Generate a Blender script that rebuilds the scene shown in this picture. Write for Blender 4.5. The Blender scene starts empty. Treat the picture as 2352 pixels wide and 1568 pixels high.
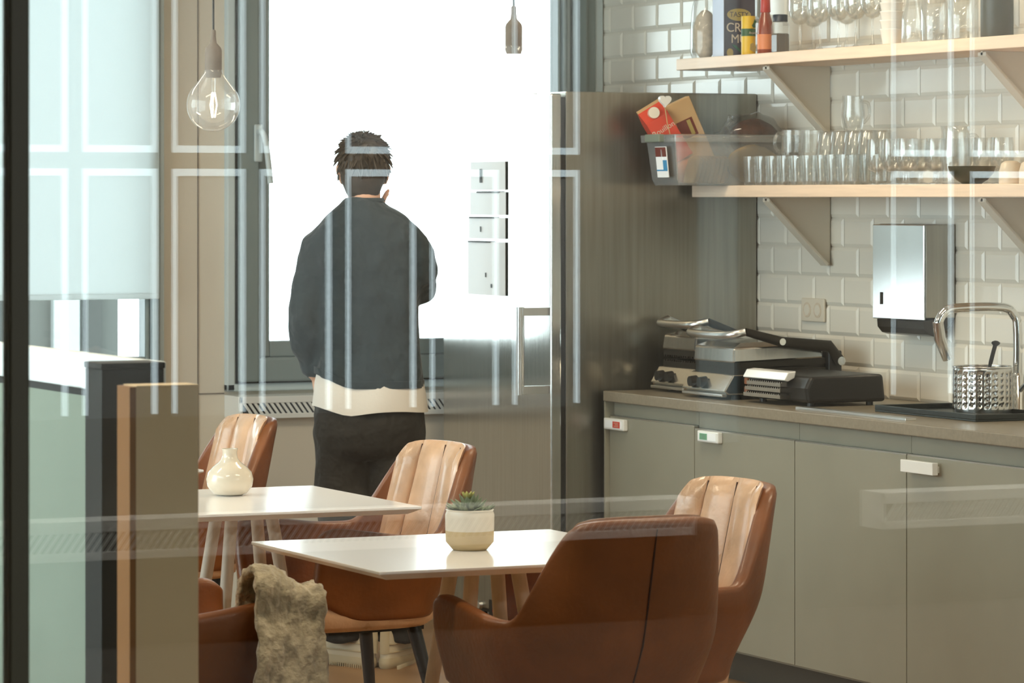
import bpy, bmesh, math, random
from mathutils import Vector, Matrix, noise
random.seed(7)
SC = bpy.context.scene
COL = SC.collection
PI = math.pi
R = math.radians

# ------------------------------------------------------------------ camera, world, exposure
FPX = 8500.0                      # focal length in pixels of the 2352 px wide frame
TH = R(24.8)                      # the view direction is turned 24.8 deg from the room's long axis (+Y)
EYE = 1.60
HOR = 452.0                       # pixel row of the horizon (rising front: lens shift)
cd = bpy.data.cameras.new('camera'); cam = bpy.data.objects.new('camera', cd); COL.objects.link(cam)
cd.sensor_width = 36.0; cd.lens = 36.0*FPX/2352.0
cd.shift_y = -(784.0-HOR)/2352.0
cd.clip_end = 200
cam.location = (0, 0, EYE); cam.rotation_euler = (PI/2, 0, -TH)
cd.dof.use_dof = True; cd.dof.focus_distance = 10.4; cd.dof.aperture_fstop = 11.0
SC.camera = cam
W = bpy.data.worlds.new('world'); SC.world = W; W.use_nodes = True
WB = W.node_tree.nodes['Background']; WB.inputs[0].default_value = (0.84, 0.955, 1.0, 1); WB.inputs[1].default_value = 5.0
vs = SC.view_settings
vs.view_transform = 'Standard'; vs.look = 'None'; vs.gamma = 1.0; vs.use_curve_mapping = False; vs.exposure = 0.7
try:
    SC.cycles.transparent_max_bounces = 40
    SC.cycles.max_bounces = 10
    SC.cycles.caustics_reflective = False; SC.cycles.caustics_refractive = False
    SC.cycles.sample_clamp_indirect = 6.0
except Exception: pass
def area_lamp(name, loc, sx, sy, power, col, rot=(0,0,0), portal=False):
    l = bpy.data.lights.new(name, 'AREA'); l.shape = 'RECTANGLE'; l.size = sx; l.size_y = sy; l.energy = power; l.color = col
    if portal: l.cycles.is_portal = True
    o = bpy.data.objects.new(name, l); o.location = loc; o.rotation_euler = rot; COL.objects.link(o); return o
WARM = (1.0, 0.80, 0.56)
KITCHEN_W, LOBBY_W = 18.0, 62.0
# unseen lamps added as fill for the kitchen and lobby (fittings are built with the ceiling)
FILL_LAMPS = [(2.1,7.4,'k'),(2.1,10.6,'k'),(4.9,7.4,'k'),(4.9,10.2,'k'),(3.4,-.55,'l'),(5.2,-.55,'l'),(7.0,-.55,'l'),(8.6,-.55,'l')]
for i,(x,y,k) in enumerate(FILL_LAMPS):
    area_lamp('added_fill_lamp', (x,y,2.955), 1.15, .26, KITCHEN_W if k=='k' else LOBBY_W, WARM if k=='k' else (1,.95,.88))
# daylight enters through the openings of the two outer walls
area_lamp('daylight_portal', (5.59,13.2,1.85), 1.2, 1.7, 1, (1,1,1), (-PI/2,0,0), True)
area_lamp('daylight_portal', (3.7,13.2,1.8), 1.7, 1.8, 1, (1,1,1), (-PI/2,0,0), True)
area_lamp('daylight_portal', (.45,9.1,1.55), 5.4, 2.3, 1, (1,1,1), (PI/2,0,-PI/2), True)

# ------------------------------------------------------------------ pixel -> place helpers
S_, C_ = math.sin(TH), math.cos(TH)
def atD(x, y, D):
    r = (x-1176)/FPX*D
    return Vector((D*S_+r*C_, D*C_-r*S_, EYE+(HOR-y)/FPX*D))
def atZ(x, y, z): return atD(x, y, (z-EYE)*FPX/(HOR-y))
def atX(x, y, X): return atD(x, y, X/(S_+(x-1176)/FPX*C_))
def atY(x, y, Y): return atD(x, y, Y/(C_-(x-1176)/FPX*S_))

# ------------------------------------------------------------------ materials
def lin(c):
    c /= 255.0
    return c/12.92 if c <= .04045 else ((c+.055)/1.055)**2.4
def rgb(r, g, b): return (lin(r), lin(g), lin(b), 1)
def mat(name, col, rough=.5, metal=0.0, var=0.0, scale=8.0, bump=0.0, bscale=60.0, stretch=None, spec=.5, coat=0.0, trans=0.0, sheen=0.0, rvar=0.0):
    m = bpy.data.materials.new(name); m.use_nodes = True
    nt = m.node_tree; b = nt.nodes['Principled BSDF']
    b.inputs['Base Color'].default_value = col; b.inputs['Roughness'].default_value = rough
    b.inputs['Metallic'].default_value = metal; b.inputs['Specular IOR Level'].default_value = spec
    b.inputs['Coat Weight'].default_value = coat
    if sheen: b.inputs['Sheen Weight'].default_value = sheen
    tc = nt.nodes.new('ShaderNodeTexCoord'); mp = nt.nodes.new('ShaderNodeMapping')
    nt.links.new(tc.outputs['Object'], mp.inputs[0])
    if stretch: mp.inputs['Scale'].default_value = stretch
    n = nt.nodes.new('ShaderNodeTexNoise'); n.inputs['Scale'].default_value = scale; n.inputs['Detail'].default_value = 5
    nt.links.new(mp.outputs[0], n.inputs['Vector'])
    if var:
        r = nt.nodes.new('ShaderNodeValToRGB')
        r.color_ramp.elements[0].position = .3; r.color_ramp.elements[1].position = .7
        r.color_ramp.elements[0].color = tuple(max(0, c*(1-var)) for c in col[:3])+(1,)
        r.color_ramp.elements[1].color = tuple(min(1, c*(1+var)) for c in col[:3])+(1,)
        nt.links.new(n.outputs['Fac'], r.inputs[0]); nt.links.new(r.outputs[0], b.inputs['Base Color'])
    if rvar:
        mr = nt.nodes.new('ShaderNodeMapRange'); mr.inputs[3].default_value = max(0, rough-rvar); mr.inputs[4].default_value = rough+rvar
        nt.links.new(n.outputs['Fac'], mr.inputs[0]); nt.links.new(mr.outputs[0], b.inputs['Roughness'])
    if bump:
        n2 = nt.nodes.new('ShaderNodeTexNoise'); n2.inputs['Scale'].default_value = bscale; n2.inputs['Detail'].default_value = 3
        nt.links.new(mp.outputs[0], n2.inputs['Vector'])
        bp = nt.nodes.new('ShaderNodeBump'); bp.inputs['Strength'].default_value = bump; bp.inputs['Distance'].default_value = .01 if bscale>=20 else .035
        nt.links.new(n2.outputs['Fac'], bp.inputs['Height']); nt.links.new(bp.outputs[0], b.inputs['Normal'])
    if trans:
        tr = nt.nodes.new('ShaderNodeBsdfTranslucent'); tr.inputs[0].default_value = col
        mx = nt.nodes.new('ShaderNodeMixShader'); mx.inputs[0].default_value = trans
        nt.links.new(b.outputs[0], mx.inputs[1]); nt.links.new(tr.outputs[0], mx.inputs[2])
        nt.links.new(mx.outputs[0], nt.nodes['Material Output'].inputs[0])
    return m
def glass(name, tint=(1,1,1,1), ior=1.5, rough=0.0, haze=0.0, gain=1.0, cap=1.0):
    """thin clear sheet: see-through plus a Fresnel mirror, with an optional milky share"""
    m = bpy.data.materials.new(name); m.use_nodes = True; nt = m.node_tree
    nt.nodes.remove(nt.nodes['Principled BSDF']); out = nt.nodes['Material Output']
    t = nt.nodes.new('ShaderNodeBsdfTransparent'); t.inputs[0].default_value = tint
    g = nt.nodes.new('ShaderNodeBsdfGlossy'); g.inputs['Roughness'].default_value = rough
    f = nt.nodes.new('ShaderNodeFresnel'); f.inputs[0].default_value = ior
    mul = nt.nodes.new('ShaderNodeMath'); mul.operation = 'MULTIPLY'; mul.use_clamp = True; mul.inputs[1].default_value = gain
    nt.links.new(f.outputs[0], mul.inputs[0])
    cp_ = nt.nodes.new('ShaderNodeMath'); cp_.operation = 'MINIMUM'; cp_.inputs[1].default_value = cap; nt.links.new(mul.outputs[0], cp_.inputs[0])
    mx = nt.nodes.new('ShaderNodeMixShader'); nt.links.new(cp_.outputs[0], mx.inputs[0])
    base = t
    if haze:
        d = nt.nodes.new('ShaderNodeBsdfDiffuse'); d.inputs[0].default_value = (.85,.87,.85,1)
        m2 = nt.nodes.new('ShaderNodeMixShader'); m2.inputs[0].default_value = haze
        nt.links.new(t.outputs[0], m2.inputs[1]); nt.links.new(d.outputs[0], m2.inputs[2]); base = m2
    nt.links.new(base.outputs[0], mx.inputs[1]); nt.links.new(g.outputs[0], mx.inputs[2])
    nt.links.new(mx.outputs[0], out.inputs[0])
    return m
def emit(name, col, s):
    m = bpy.data.materials.new(name); m.use_nodes = True; b = m.node_tree.nodes['Principled BSDF']
    b.inputs['Base Color'].default_value = col; b.inputs['Emission Color'].default_value = col; b.inputs['Emission Strength'].default_value = s
    return m
M = dict(
 wall=mat('painted wall', rgb(216,206,188), .75, bump=.05, bscale=200),
 lobby=mat('lobby wall paint', rgb(92,88,80), .8),
 ceil=mat('ceiling paint', rgb(225,222,214), .9),
 floor=mat('oak floor', rgb(150,112,72), .45, var=.18, scale=6, stretch=(1,.12,1)),
 tile=mat('glazed white tile', rgb(226,220,206), .22, spec=.45),
 grout=mat('grout', rgb(214,206,190), .8),
 frame=mat('grey window metal', rgb(128,140,140), .4, spec=.5),
 framel=mat('light grey window jamb', rgb(196,208,210), .45),
 dimlayer=mat('dark carpet', rgb(52,46,40), .95, var=.2, scale=60),
 gasket=mat('black gasket', rgb(30,32,30), .6),
 mull=mat('dark bronze metal', rgb(74,72,52), .45, spec=.4),
 pane=glass('partition glass', (.965,.985,.975,1), 1.55, gain=1.0),
 wpane=glass('window glass', (.98,.99,.99,1), 1.5),
 clear=glass('drinking glass', (.99,.995,.99,1), 1.45, gain=1.7, cap=.34, haze=.05),
 clear2=glass('thick clear glass', (.985,.99,.985,1), 1.5, gain=1.6, cap=.36, haze=.06),
 bulb=glass('bulb glass', (.995,.995,.995,1), 1.45, gain=1.0, cap=.40, haze=.13),
 binp=glass('milky clear plastic', (.96,.96,.94,1), 1.45, rough=.12, haze=.22),
 bagp=glass('clear plastic film', (.97,.97,.96,1), 1.5, rough=.06, haze=.012, gain=1.2, cap=.5),
 blind=mat('white blind fabric', rgb(242,248,248), .9, trans=.72),
 tinted=glass('grey dimming glass', (.82,.84,.84,1), 1.45),
 frost=mat('frosted strip', (.5,.54,.54,1), .9, trans=.7),
 lblind=mat('lobby blind fabric', (.36,.38,.38,1), .9, trans=.34),
 steel=mat('brushed stainless steel', (.60,.59,.56,1), .17, 1.0, var=.06, scale=5, stretch=(30,30,.6), rvar=.05),
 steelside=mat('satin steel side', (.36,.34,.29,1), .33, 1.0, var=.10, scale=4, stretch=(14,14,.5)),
 mirror=mat('polished steel', (.84,.84,.83,1), .2, 1.0),
 chrome=mat('chrome', (.80,.80,.78,1), .07, 1.0),
 alu=mat('brushed aluminium', (.72,.72,.70,1), .28, 1.0),
 darksteel=mat('dark metal', rgb(52,48,42), .35, .6),
 black=mat('black plastic', rgb(26,24,22), .4),
 cab=mat('grey green laminate', rgb(146,143,127), .42, var=.04, scale=5),
 plinth=mat('dark plinth', rgb(60,58,50), .5),
 top=mat('speckled stone worktop', rgb(140,130,112), .28, var=.10, scale=90),
 wood=mat('pale plywood', rgb(238,211,184), .5, var=.07, scale=5, stretch=(6,.8,14)),
 bracket=mat('white bracket', rgb(214,204,186), .5),
 white=mat('white plastic', rgb(236,236,230), .35),
 whitegloss=mat('white gloss enamel', rgb(240,240,236), .15),
 paper=mat('white paper', rgb(250,252,253), .8),
 ink=mat('dark ink', rgb(40,42,40), .7),
 table=mat('white table laminate', rgb(248,248,250), .17, spec=.55),
 ash=mat('pale ash wood', rgb(230,218,200), .5, var=.06, scale=10, stretch=(10,10,1)),
 leather=mat('tan leather', rgb(126,71,29), .45, var=.22, scale=7, bump=.12, bscale=70, rvar=.10, coat=.1),
 leatherin=mat('tan leather with sheen', rgb(216,176,142), .31, var=.25, scale=9, bump=.15, bscale=60, rvar=.12, coat=.15),  # paler base colour carries the window sheen on ribbed pads and seat
 seam=mat('dark seam', rgb(60,30,14), .7),
 greyfab=mat('grey brown fabric', rgb(120,108,96), .9, var=.12, scale=40),
 chairleg=mat('black steel leg', rgb(20,18,15), .4),
 skin=mat('skin', rgb(222,172,142), .5),
 hair=mat('dark brown hair', rgb(58,46,32), .5, var=.25, scale=40),
 sweat=mat('dark green grey sweatshirt', rgb(36,48,52), .85, var=.10, scale=9, bump=1.0, bscale=8, sheen=.15),
 tee=mat('white cotton', rgb(222,214,202), .85, bump=.1, bscale=90),
 trous=mat('dark olive trousers', rgb(36,31,24), .85, var=.14, scale=8, bump=1.0, bscale=9),
 shoe=mat('cream sneaker leather', rgb(206,192,164), .55),
 sole=mat('sneaker sole', rgb(190,172,138), .6),
 cream=mat('cream ceramic', rgb(232,222,204), .12, coat=.4),
 potw=mat('white glazed pot', rgb(222,216,204), .3),
 poty=mat('raw clay band', rgb(196,176,138), .7),
 succ=mat('grey green succulent', rgb(122,136,108), .6, var=.3, scale=30),
 succ2=mat('yellow green succulent', rgb(170,168,92), .6),
 soil=mat('dark soil', rgb(52,40,28), .9),
 tan=mat('tan laminate', rgb(240,212,166), .6, var=.03, scale=4),
 tanedge=mat('brown edge band', rgb(150,100,46), .6),
 dark=mat('black cabinet paint', rgb(24,25,20), .6),
 pale=mat('pale grey green panel', rgb(122,132,118), .6, var=.04, scale=3),
 ledge=mat('white ledge', rgb(228,234,232), .35),
 fur=mat('grey beige fleece', rgb(178,164,138), .95, var=.3, scale=30, bump=.6, bscale=80, sheen=.4),
 purple=mat('dark violet carton', rgb(62,54,66), .5), lav=mat('pale lilac carton', rgb(206,216,236), .6),
 gold=mat('gold print', rgb(170,150,84), .5), creamp=mat('cream print', rgb(206,190,170), .6), greenp=mat('green print', rgb(48,92,66), .6),
 yellow=mat('yellow label', rgb(222,182,36), .4), green=mat('dark green label', rgb(44,84,40), .5),
 red=mat('red label', rgb(178,40,22), .4), redb=mat('red bottle sauce', rgb(142,60,34), .25, coat=.3),
 jarb=mat('brown jar contents', rgb(70,50,28), .2, coat=.5), navy=mat('navy lid', rgb(30,40,56), .4),
 beige=mat('beige oats', rgb(206,190,168), .9, var=.15, scale=60),
 carton=mat('red carton', rgb(206,58,28), .45), kraft=mat('kraft card', rgb(196,160,112), .7), maroon=mat('maroon print', rgb(104,34,18), .6),
 bread=mat('dark bread', rgb(76,42,22), .85, var=.35, scale=40, bump=.4, bscale=60), toast=mat('sliced bread', rgb(214,176,126), .85, var=.12, scale=20),
 orange=mat('orange wrapper', rgb(220,132,82), .5), ywrap=mat('yellow wrapper', rgb(214,168,66), .5),
 blue=mat('blue print', rgb(50,140,190), .6), signred=mat('red sign', rgb(208,72,54), .6), signgreen=mat('green sign', rgb(112,168,130), .6),
 bowl=mat('olive bowl', rgb(66,64,44), .4), cupc=mat('cream stoneware', rgb(222,206,184), .4), cupw=mat('white porcelain', rgb(240,236,228), .2),
 led=emit('red led digits', (1,.03,.02,1), 3.0), fil=emit('warm filament', (1,.72,.45,1), 22.0), diff=emit('fill lamp diffuser', (1,.93,.84,1), 2.0),
 facade=mat('dark facade', (.030,.033,.029,1), .8), facade2=mat('grey facade', (.055,.06,.053,1), .8), facade3=mat('white render', (.24,.26,.25,1), .8),
 asphalt=mat('outside paving', (.10,.10,.10,1), .9),
 tray=mat('black tray', rgb(24,34,34), .35),
)

# ------------------------------------------------------------------ mesh helpers
def BM(): return bmesh.new()
def box(bm, lo, hi, rot=None, piv=None):
    vs = []
    for z in (lo[2],hi[2]):
        for x,y in ((lo[0],lo[1]),(hi[0],lo[1]),(hi[0],hi[1]),(lo[0],hi[1])):
            v = Vector((x,y,z))
            if rot is not None: v = rot @ (v-Vector(piv)) + Vector(piv)
            vs.append(bm.verts.new(v))
    for f in ((3,2,1,0),(4,5,6,7),(0,1,5,4),(1,2,6,5),(2,3,7,6),(3,0,4,7)): bm.faces.new([vs[i] for i in f])
    return vs
def loft(bm, rings, cap=True):
    vr = [[bm.verts.new(p) for p in ring] for ring in rings]
    n = len(vr[0])
    for a,b in zip(vr, vr[1:]):
        for i in range(n): bm.faces.new((a[i],a[(i+1)%n],b[(i+1)%n],b[i]))
    if cap:
        bm.faces.new(list(reversed(vr[0]))); bm.faces.new(vr[-1])
def lathe(bm, prof, c=(0,0,0), n=24, axis='z', cap=True):
    rings = []
    for r,z in prof:
        ring = []
        for i in range(n):
            a = 2*PI*i/n; p = (max(r,1e-4)*math.cos(a), max(r,1e-4)*math.sin(a), z)
            if axis == 'y': p = (p[0], p[2], -p[1])
            if axis == 'x': p = (p[2], p[0], p[1])
            ring.append(Vector(p)+Vector(c))
        rings.append(ring)
    loft(bm, rings, cap)
def tube(bm, pts, rad, n=10, flat=1.0, up=None):
    pts = [Vector(p) for p in pts]
    if not hasattr(rad,'__len__'): rad = [rad]*len(pts)
    rings = []; prev = None
    for i,p in enumerate(pts):
        t = (pts[min(i+1,len(pts)-1)]-pts[max(i-1,0)]).normalized()
        if prev is None:
            ref = Vector(up) if up else (Vector((0,0,1)) if abs(t.z) < .9 else Vector((1,0,0)))
            u = (ref-t*ref.dot(t)).normalized()
        else: u = (prev-t*prev.dot(t)).normalized()
        prev = u; v = t.cross(u)
        rr = rad[i]; ra,rb = (rr if hasattr(rr,'__len__') else (rr, rr*flat))
        rings.append([p+u*ra*math.cos(2*PI*k/n)+v*rb*math.sin(2*PI*k/n) for k in range(n)])
    loft(bm, rings)
def smoothpath(pts, k=6):
    P = [Vector(p) for p in pts]; out = []
    for i in range(len(P)-1):
        p0,p1,p2,p3 = P[max(i-1,0)],P[i],P[i+1],P[min(i+2,len(P)-1)]
        for j in range(k):
            t = j/k
            out.append(.5*((2*p1)+(-p0+p2)*t+(2*p0-5*p1+4*p2-p3)*t*t+(-p0+3*p1-3*p2+p3)*t**3))
    out.append(P[-1]); return out
def ell(bm, c, r, n=20, m=12, f=None):
    rings = []
    for j in range(1,m):
        a = PI*j/m-PI/2
        ring = []
        for i in range(n):
            b = 2*PI*i/n
            p = Vector((r[0]*math.cos(a)*math.cos(b), r[1]*math.cos(a)*math.sin(b), r[2]*math.sin(a)))
            if f: p = f(p)
            ring.append(p+Vector(c))
        rings.append(ring)
    loft(bm, rings)
def prism(bm, poly, fn, a, b):
    """extrude a 2-D outline: fn(u, v, w) gives the point, w runs from a to b"""
    loft(bm, [[Vector(fn(u,v,a)) for u,v in poly],[Vector(fn(u,v,b)) for u,v in poly]])
def obj(name, bm, m, parent=None, smooth=False, bevel=0, seg=2, sub=0, loc=None, rot=None):
    bmesh.ops.recalc_face_normals(bm, faces=bm.faces[:])
    me = bpy.data.meshes.new(name); bm.to_mesh(me); bm.free()
    if smooth:
        for p in me.polygons: p.use_smooth = True
    me.materials.append(M[m] if isinstance(m,str) else m)
    o = bpy.data.objects.new(name, me); COL.objects.link(o)
    if parent: o.parent = parent
    if loc: o.location = loc
    if rot: o.rotation_euler = rot
    if bevel:
        b = o.modifiers.new('bevel','BEVEL'); b.width = bevel; b.segments = seg; b.limit_method = 'ANGLE'; b.angle_limit = R(40)
    if sub:
        s = o.modifiers.new('sub','SUBSURF'); s.levels = sub; s.render_levels = sub
    if smooth and not sub:
        # keep hard rims crisp
        try: me.set_sharp_from_angle(angle=R(50))
        except Exception: pass
    return o
def tag(o, label, cat, group=None):
    o['label'] = label; o['category'] = cat
    if group: o['group'] = group
    return o
def thing(name, label, cat, loc=(0,0,0), rz=0.0, group=None):
    o = bpy.data.objects.new(name, None); COL.objects.link(o); o.location = loc; o.rotation_euler = (0,0,rz)
    o.empty_display_size = .05
    return tag(o, label, cat, group)
def struct(name, bm, m, parent=None, **k):
    o = obj(name, bm, m, parent, **k)
    if not parent: o['kind'] = 'structure'
    return o
def dup(root, loc=None, rz=None, label=None, group=None):
    r = root.copy(); COL.objects.link(r)
    if loc is not None: r.location = loc
    if rz is not None: r.rotation_euler = (r.rotation_euler[0], r.rotation_euler[1], rz)
    if label: r['label'] = label
    if group: r['group'] = group
    for ch in list(root.children):
        c = ch.copy(); COL.objects.link(c); c.parent = r
        for g in list(ch.children):
            d = g.copy(); COL.objects.link(d); d.parent = c
    return r
def text(name, s, size, m, parent, loc, rot, thick=.0006, sx=1.0):
    cu = bpy.data.curves.new(name,'FONT'); cu.body = s; cu.size = size; cu.extrude = thick; cu.align_x = 'CENTER'; cu.align_y = 'CENTER'
    t = bpy.data.objects.new(name, cu); COL.objects.link(t)
    bpy.context.view_layer.update()
    me = bpy.data.meshes.new_from_object(t.evaluated_get(bpy.context.evaluated_depsgraph_get()))
    bpy.data.objects.remove(t); me.materials.clear(); me.materials.append(M[m])
    o = bpy.data.objects.new(name, me); COL.objects.link(o); o.parent = parent; o.location = loc; o.rotation_euler = rot; o.scale = (sx,1,1)
    return o
def remesh(o, vox, smooth=4, disp=None):
    r = o.modifiers.new('remesh','REMESH'); r.mode = 'VOXEL'; r.voxel_size = vox; r.use_smooth_shade = True
    s = o.modifiers.new('smooth','SMOOTH'); s.factor = .5; s.iterations = smooth
    if disp:
        t = bpy.data.textures.new(o.name+'_folds','CLOUDS'); t.noise_scale = disp[1]; t.noise_depth = 1
        d = o.modifiers.new('folds','DISPLACE'); d.texture = t; d.strength = disp[0]; d.mid_level = .5; d.texture_coords = 'LOCAL'
    return o

# ------------------------------------------------------------------ room
XW = 6.388; YW = 12.978; YG = 5.5; ZC = 3.0
b = BM(); box(b,(-.2,-1.7,-.1),(9.6,13.25,0)); struct('floor', b, 'floor')
b = BM(); box(b,(-.2,-1.7,ZC),(9.6,13.25,ZC+.1)); struct('ceiling', b, 'ceil')
b = BM(); box(b,(-.2,-1.5,0),(9.6,YG-.05,.008)); struct('floor_lobby', b, 'dimlayer')  # dark layer added so the lobby floor mirrors less brightly
# tiled right wall: bevelled 200 x 100 mm wall tiles in running bond over a grout bed, one surface
b = BM(); box(b,(XW+.002,YG+.06,0),(XW+.2,YW+.25,ZC)); struct('wall_right', b, 'grout')
b = BM(); tw,thh,g = .198,.0985,.003
for rI in range(int(2.0/thh)+1):
    z0 = .92+rI*(thh+g)
    if z0+thh > ZC: break
    y = YG+.07 - (tw/2 if rI%2 else 0)
    while y < YW:
        y0,y1 = max(y,YG+.06),min(y+tw,YW-.001)
        if y1-y0 > .02:
            e = .011; X0,X1 = XW+.001,XW-.0045
            o_ = [(X0,y0,z0),(X0,y1,z0),(X0,y1,z0+thh),(X0,y0,z0+thh)]
            i_ = [(X1,y0+e,z0+e),(X1,y1-e,z0+e),(X1,y1-e,z0+thh-e),(X1,y0+e,z0+thh-e)]
            ov = [b.verts.new(p) for p in o_]; iv = [b.verts.new(p) for p in i_]
            b.faces.new(iv)
            for i in range(4): b.faces.new((ov[i],ov[(i+1)%4],iv[(i+1)%4],iv[i]))
        y += tw+g
struct('trim_1', b, 'tile')
# window wall, openings for two windows
W1 = (4.815,6.30,.875,2.70); W2 = (2.75,4.569,.875,2.70)
b = BM()
box(b,(-.2,YW,0),(9.6,YW+.25,.875)); box(b,(-.2,YW,2.70),(9.6,YW+.25,ZC))
box(b,(-.2,YW,.875),(W2[0],YW+.25,2.70)); box(b,(W2[1],YW,.875),(W1[0],YW+.25,2.70)); box(b,(W1[1],YW,.875),(9.6,YW+.25,2.70))
struct('wall_back', b, 'wall')
b = BM(); box(b,(4.708,YW-.004,.05),(4.7115,YW+.002,2.98)); box(b,(4.712,YW-.004,.866),(4.813,YW+.002,.870)); struct('trim_2', b, 'greyfab')
# left wall with a long window opening, lobby walls
b = BM(); box(b,(.2,YG,0),(.4,YW,.4)); box(b,(.2,YG,2.75),(.4,YW,ZC)); box(b,(.2,YG,.4),(.4,6.35,2.75)); box(b,(.2,11.85,.4),(.4,YW,2.75)); struct('wall_left', b, 'wall')
w3 = BM(); box(w3,(.28,6.35,.4),(.34,6.43,2.75)); box(w3,(.28,11.77,.4),(.34,11.85,2.75)); box(w3,(.28,6.43,.4),(.34,11.77,.48)); box(w3,(.28,6.43,2.67),(.34,11.77,2.75)); box(w3,(.28,9.06,.48),(.34,9.14,2.67))
w3 = struct('window_3', w3, 'frame')
b = BM(); box(b,(.30,6.43,.48),(.31,11.77,2.67)); obj('pane', b, 'wpane', w3)
b = BM(); box(b,(-.4,-1.7,0),(-.2,YG,ZC)); struct('wall_lobby_left', b, 'lobby')
b = BM(); box(b,(9.6,-1.7,0),(9.8,YG,ZC)); struct('wall_lobby_right', b, 'lobby')
b = BM(); box(b,(XW,YG-.04,0),(9.6,YG+.06,ZC)); box(b,(-.2,YG-.04,0),(.3,YG+.06,ZC)); struct('wall_middle', b, 'lobby')

# window 1 (by the standing person)
def window(name, x0,x1,z0,z1, left,bottom,right,top):
    b = BM(); y0,y1 = YW-.03,YW+.05
    # light jamb
    for lo,hi in (((x0,z0),(x0+.034,z1)),((x0,z0),(x1,z0+.03)),((x1-.02,z0),(x1,z1)),((x0,z1-.03),(x1,z1))):
        box(b,(lo[0],y0,lo[1]),(hi[0],y1+.04,hi[1]))
    w = struct(name, b, 'framel', bevel=.006)
    xa,xb,za,zb = x0+.034,x1-.02,z0+.03,z1-.03
    b = BM(); k = .006
    for lo,hi in (((xa,za),(xa+k,zb)),((xa,za),(xb,za+k)),((xb-k,za),(xb,zb))): box(b,(lo[0],y0-.004,lo[1]),(hi[0],y1,hi[1]))
    obj('gasket', b, 'gasket', w)
    xa+=k; xb-=k; za+=k
    def sash(a0,a1,c0,c1,wl,wb,wr,wt,d):
        b = BM()
        for lo,hi in (((a0,c0),(a0+wl,c1)),((a0+wl,c0),(a1-wr,c0+wb)),((a1-wr,c0),(a1,c1)),((a0+wl,c1-wt),(a1-wr,c1))):
            box(b,(lo[0],y0-d,lo[1]),(hi[0],y1,hi[1]))
        return b
    f = obj('sash', sash(xa,xb,za,zb,left*.62,bottom*.6,right*.62,top*.6,.03), 'frame', w, bevel=.012, seg=3)
    f2 = obj('glazing_bead', sash(xa+left*.62,xb-right*.62,za+bottom*.6,zb-top*.6,left*.38,bottom*.4,right*.38,top*.4,.005), 'frame', w, bevel=.008, seg=2)
    b = BM(); box(b,(xa+left*.62,YW+.02,za+bottom*.6),(xb-right*.62,YW+.035,zb-top*.6)); obj('pane', b, 'wpane', w)
    return w,(xa,xb,za,zb)
w1,_ = window('window_1', W1[0],6.235,W1[2],W1[3], .128,.15,.03,.1)
b = BM(); box(b,(6.235,YW-.05,.875),(6.30,YW+.06,2.70)); box(b,(6.30,YW-.03,.0),(6.345,YW-.001,2.98)); struct('trim_3', b, 'frame', bevel=.01)
b = BM(); box(b,(6.345,YW-.02,.0),(6.38,YW-.001,2.98)); struct('trim_4', b, 'framel', bevel=.004)
w2,_ = window('window_2', W2[0],W2[1],W2[2],W2[3], .09,.1,.05,.1)
# window handle: rose plate and lever
h = thing('window_handle','grey lever handle on the frame of the big window left of the person','window handle',(4.925,YW-.06,1.80))
b = BM(); box(b,(-.017,-.012,-.07),(.017,.0,.07)); obj('rose', b, 'framel', h, bevel=.006)
b = BM(); tube(b, smoothpath([(0,-.01,.04),(0,-.045,.04),(.012,-.055,.0),(.03,-.055,-.15)],5), .011, 10); obj('lever', b, 'framel', h, smooth=True)
# blind in window 2: slatless roller fabric with a bottom bar
bl = thing('roller_blind','white roller blind drawn most of the way down the left window','blind',(3.66,YW-.075,1.225))
b = BM(); box(b,(-.90,-.002,.02),(.872,.002,1.45)); obj('fabric', b, 'blind', bl)
b = BM(); box(b,(-.90,-.006,0),(.872,.006,.02)); obj('bottom_bar', b, 'blind', bl, bevel=.004)
b = BM(); lathe(b,[(.025,-.90),(.025,.872)],(0,0,1.45),16,'x'); obj('roller', b, 'white', bl, smooth=True)

# outside: paving and a dark neighbouring building seen under the blind
b = BM(); box(b,(-40,13.3,-4.2),(60,80,-4)); struct('ground', b, 'asphalt')
nb = thing('building','dark grey building seen outside under the white blind','building',(6.2,21,-4))
b = BM(); box(b,(-1.4,0,0),(.92,3,9)); obj('facade', b, 'facade2', nb)
for x0,x1,mm,n_ in ((-.14,.02,'facade','cladding_panel'),(.02,.05,'facade3','downpipe'),(.05,.19,'facade','cladding_panel'),(.50,.66,'facade3','white_pier'),(.70,.80,'facade','cladding_panel')):
    b = BM(); box(b,(x0,-.06,0),(x1,0.0,8.8)); obj(n_, b, mm, nb)

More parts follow.
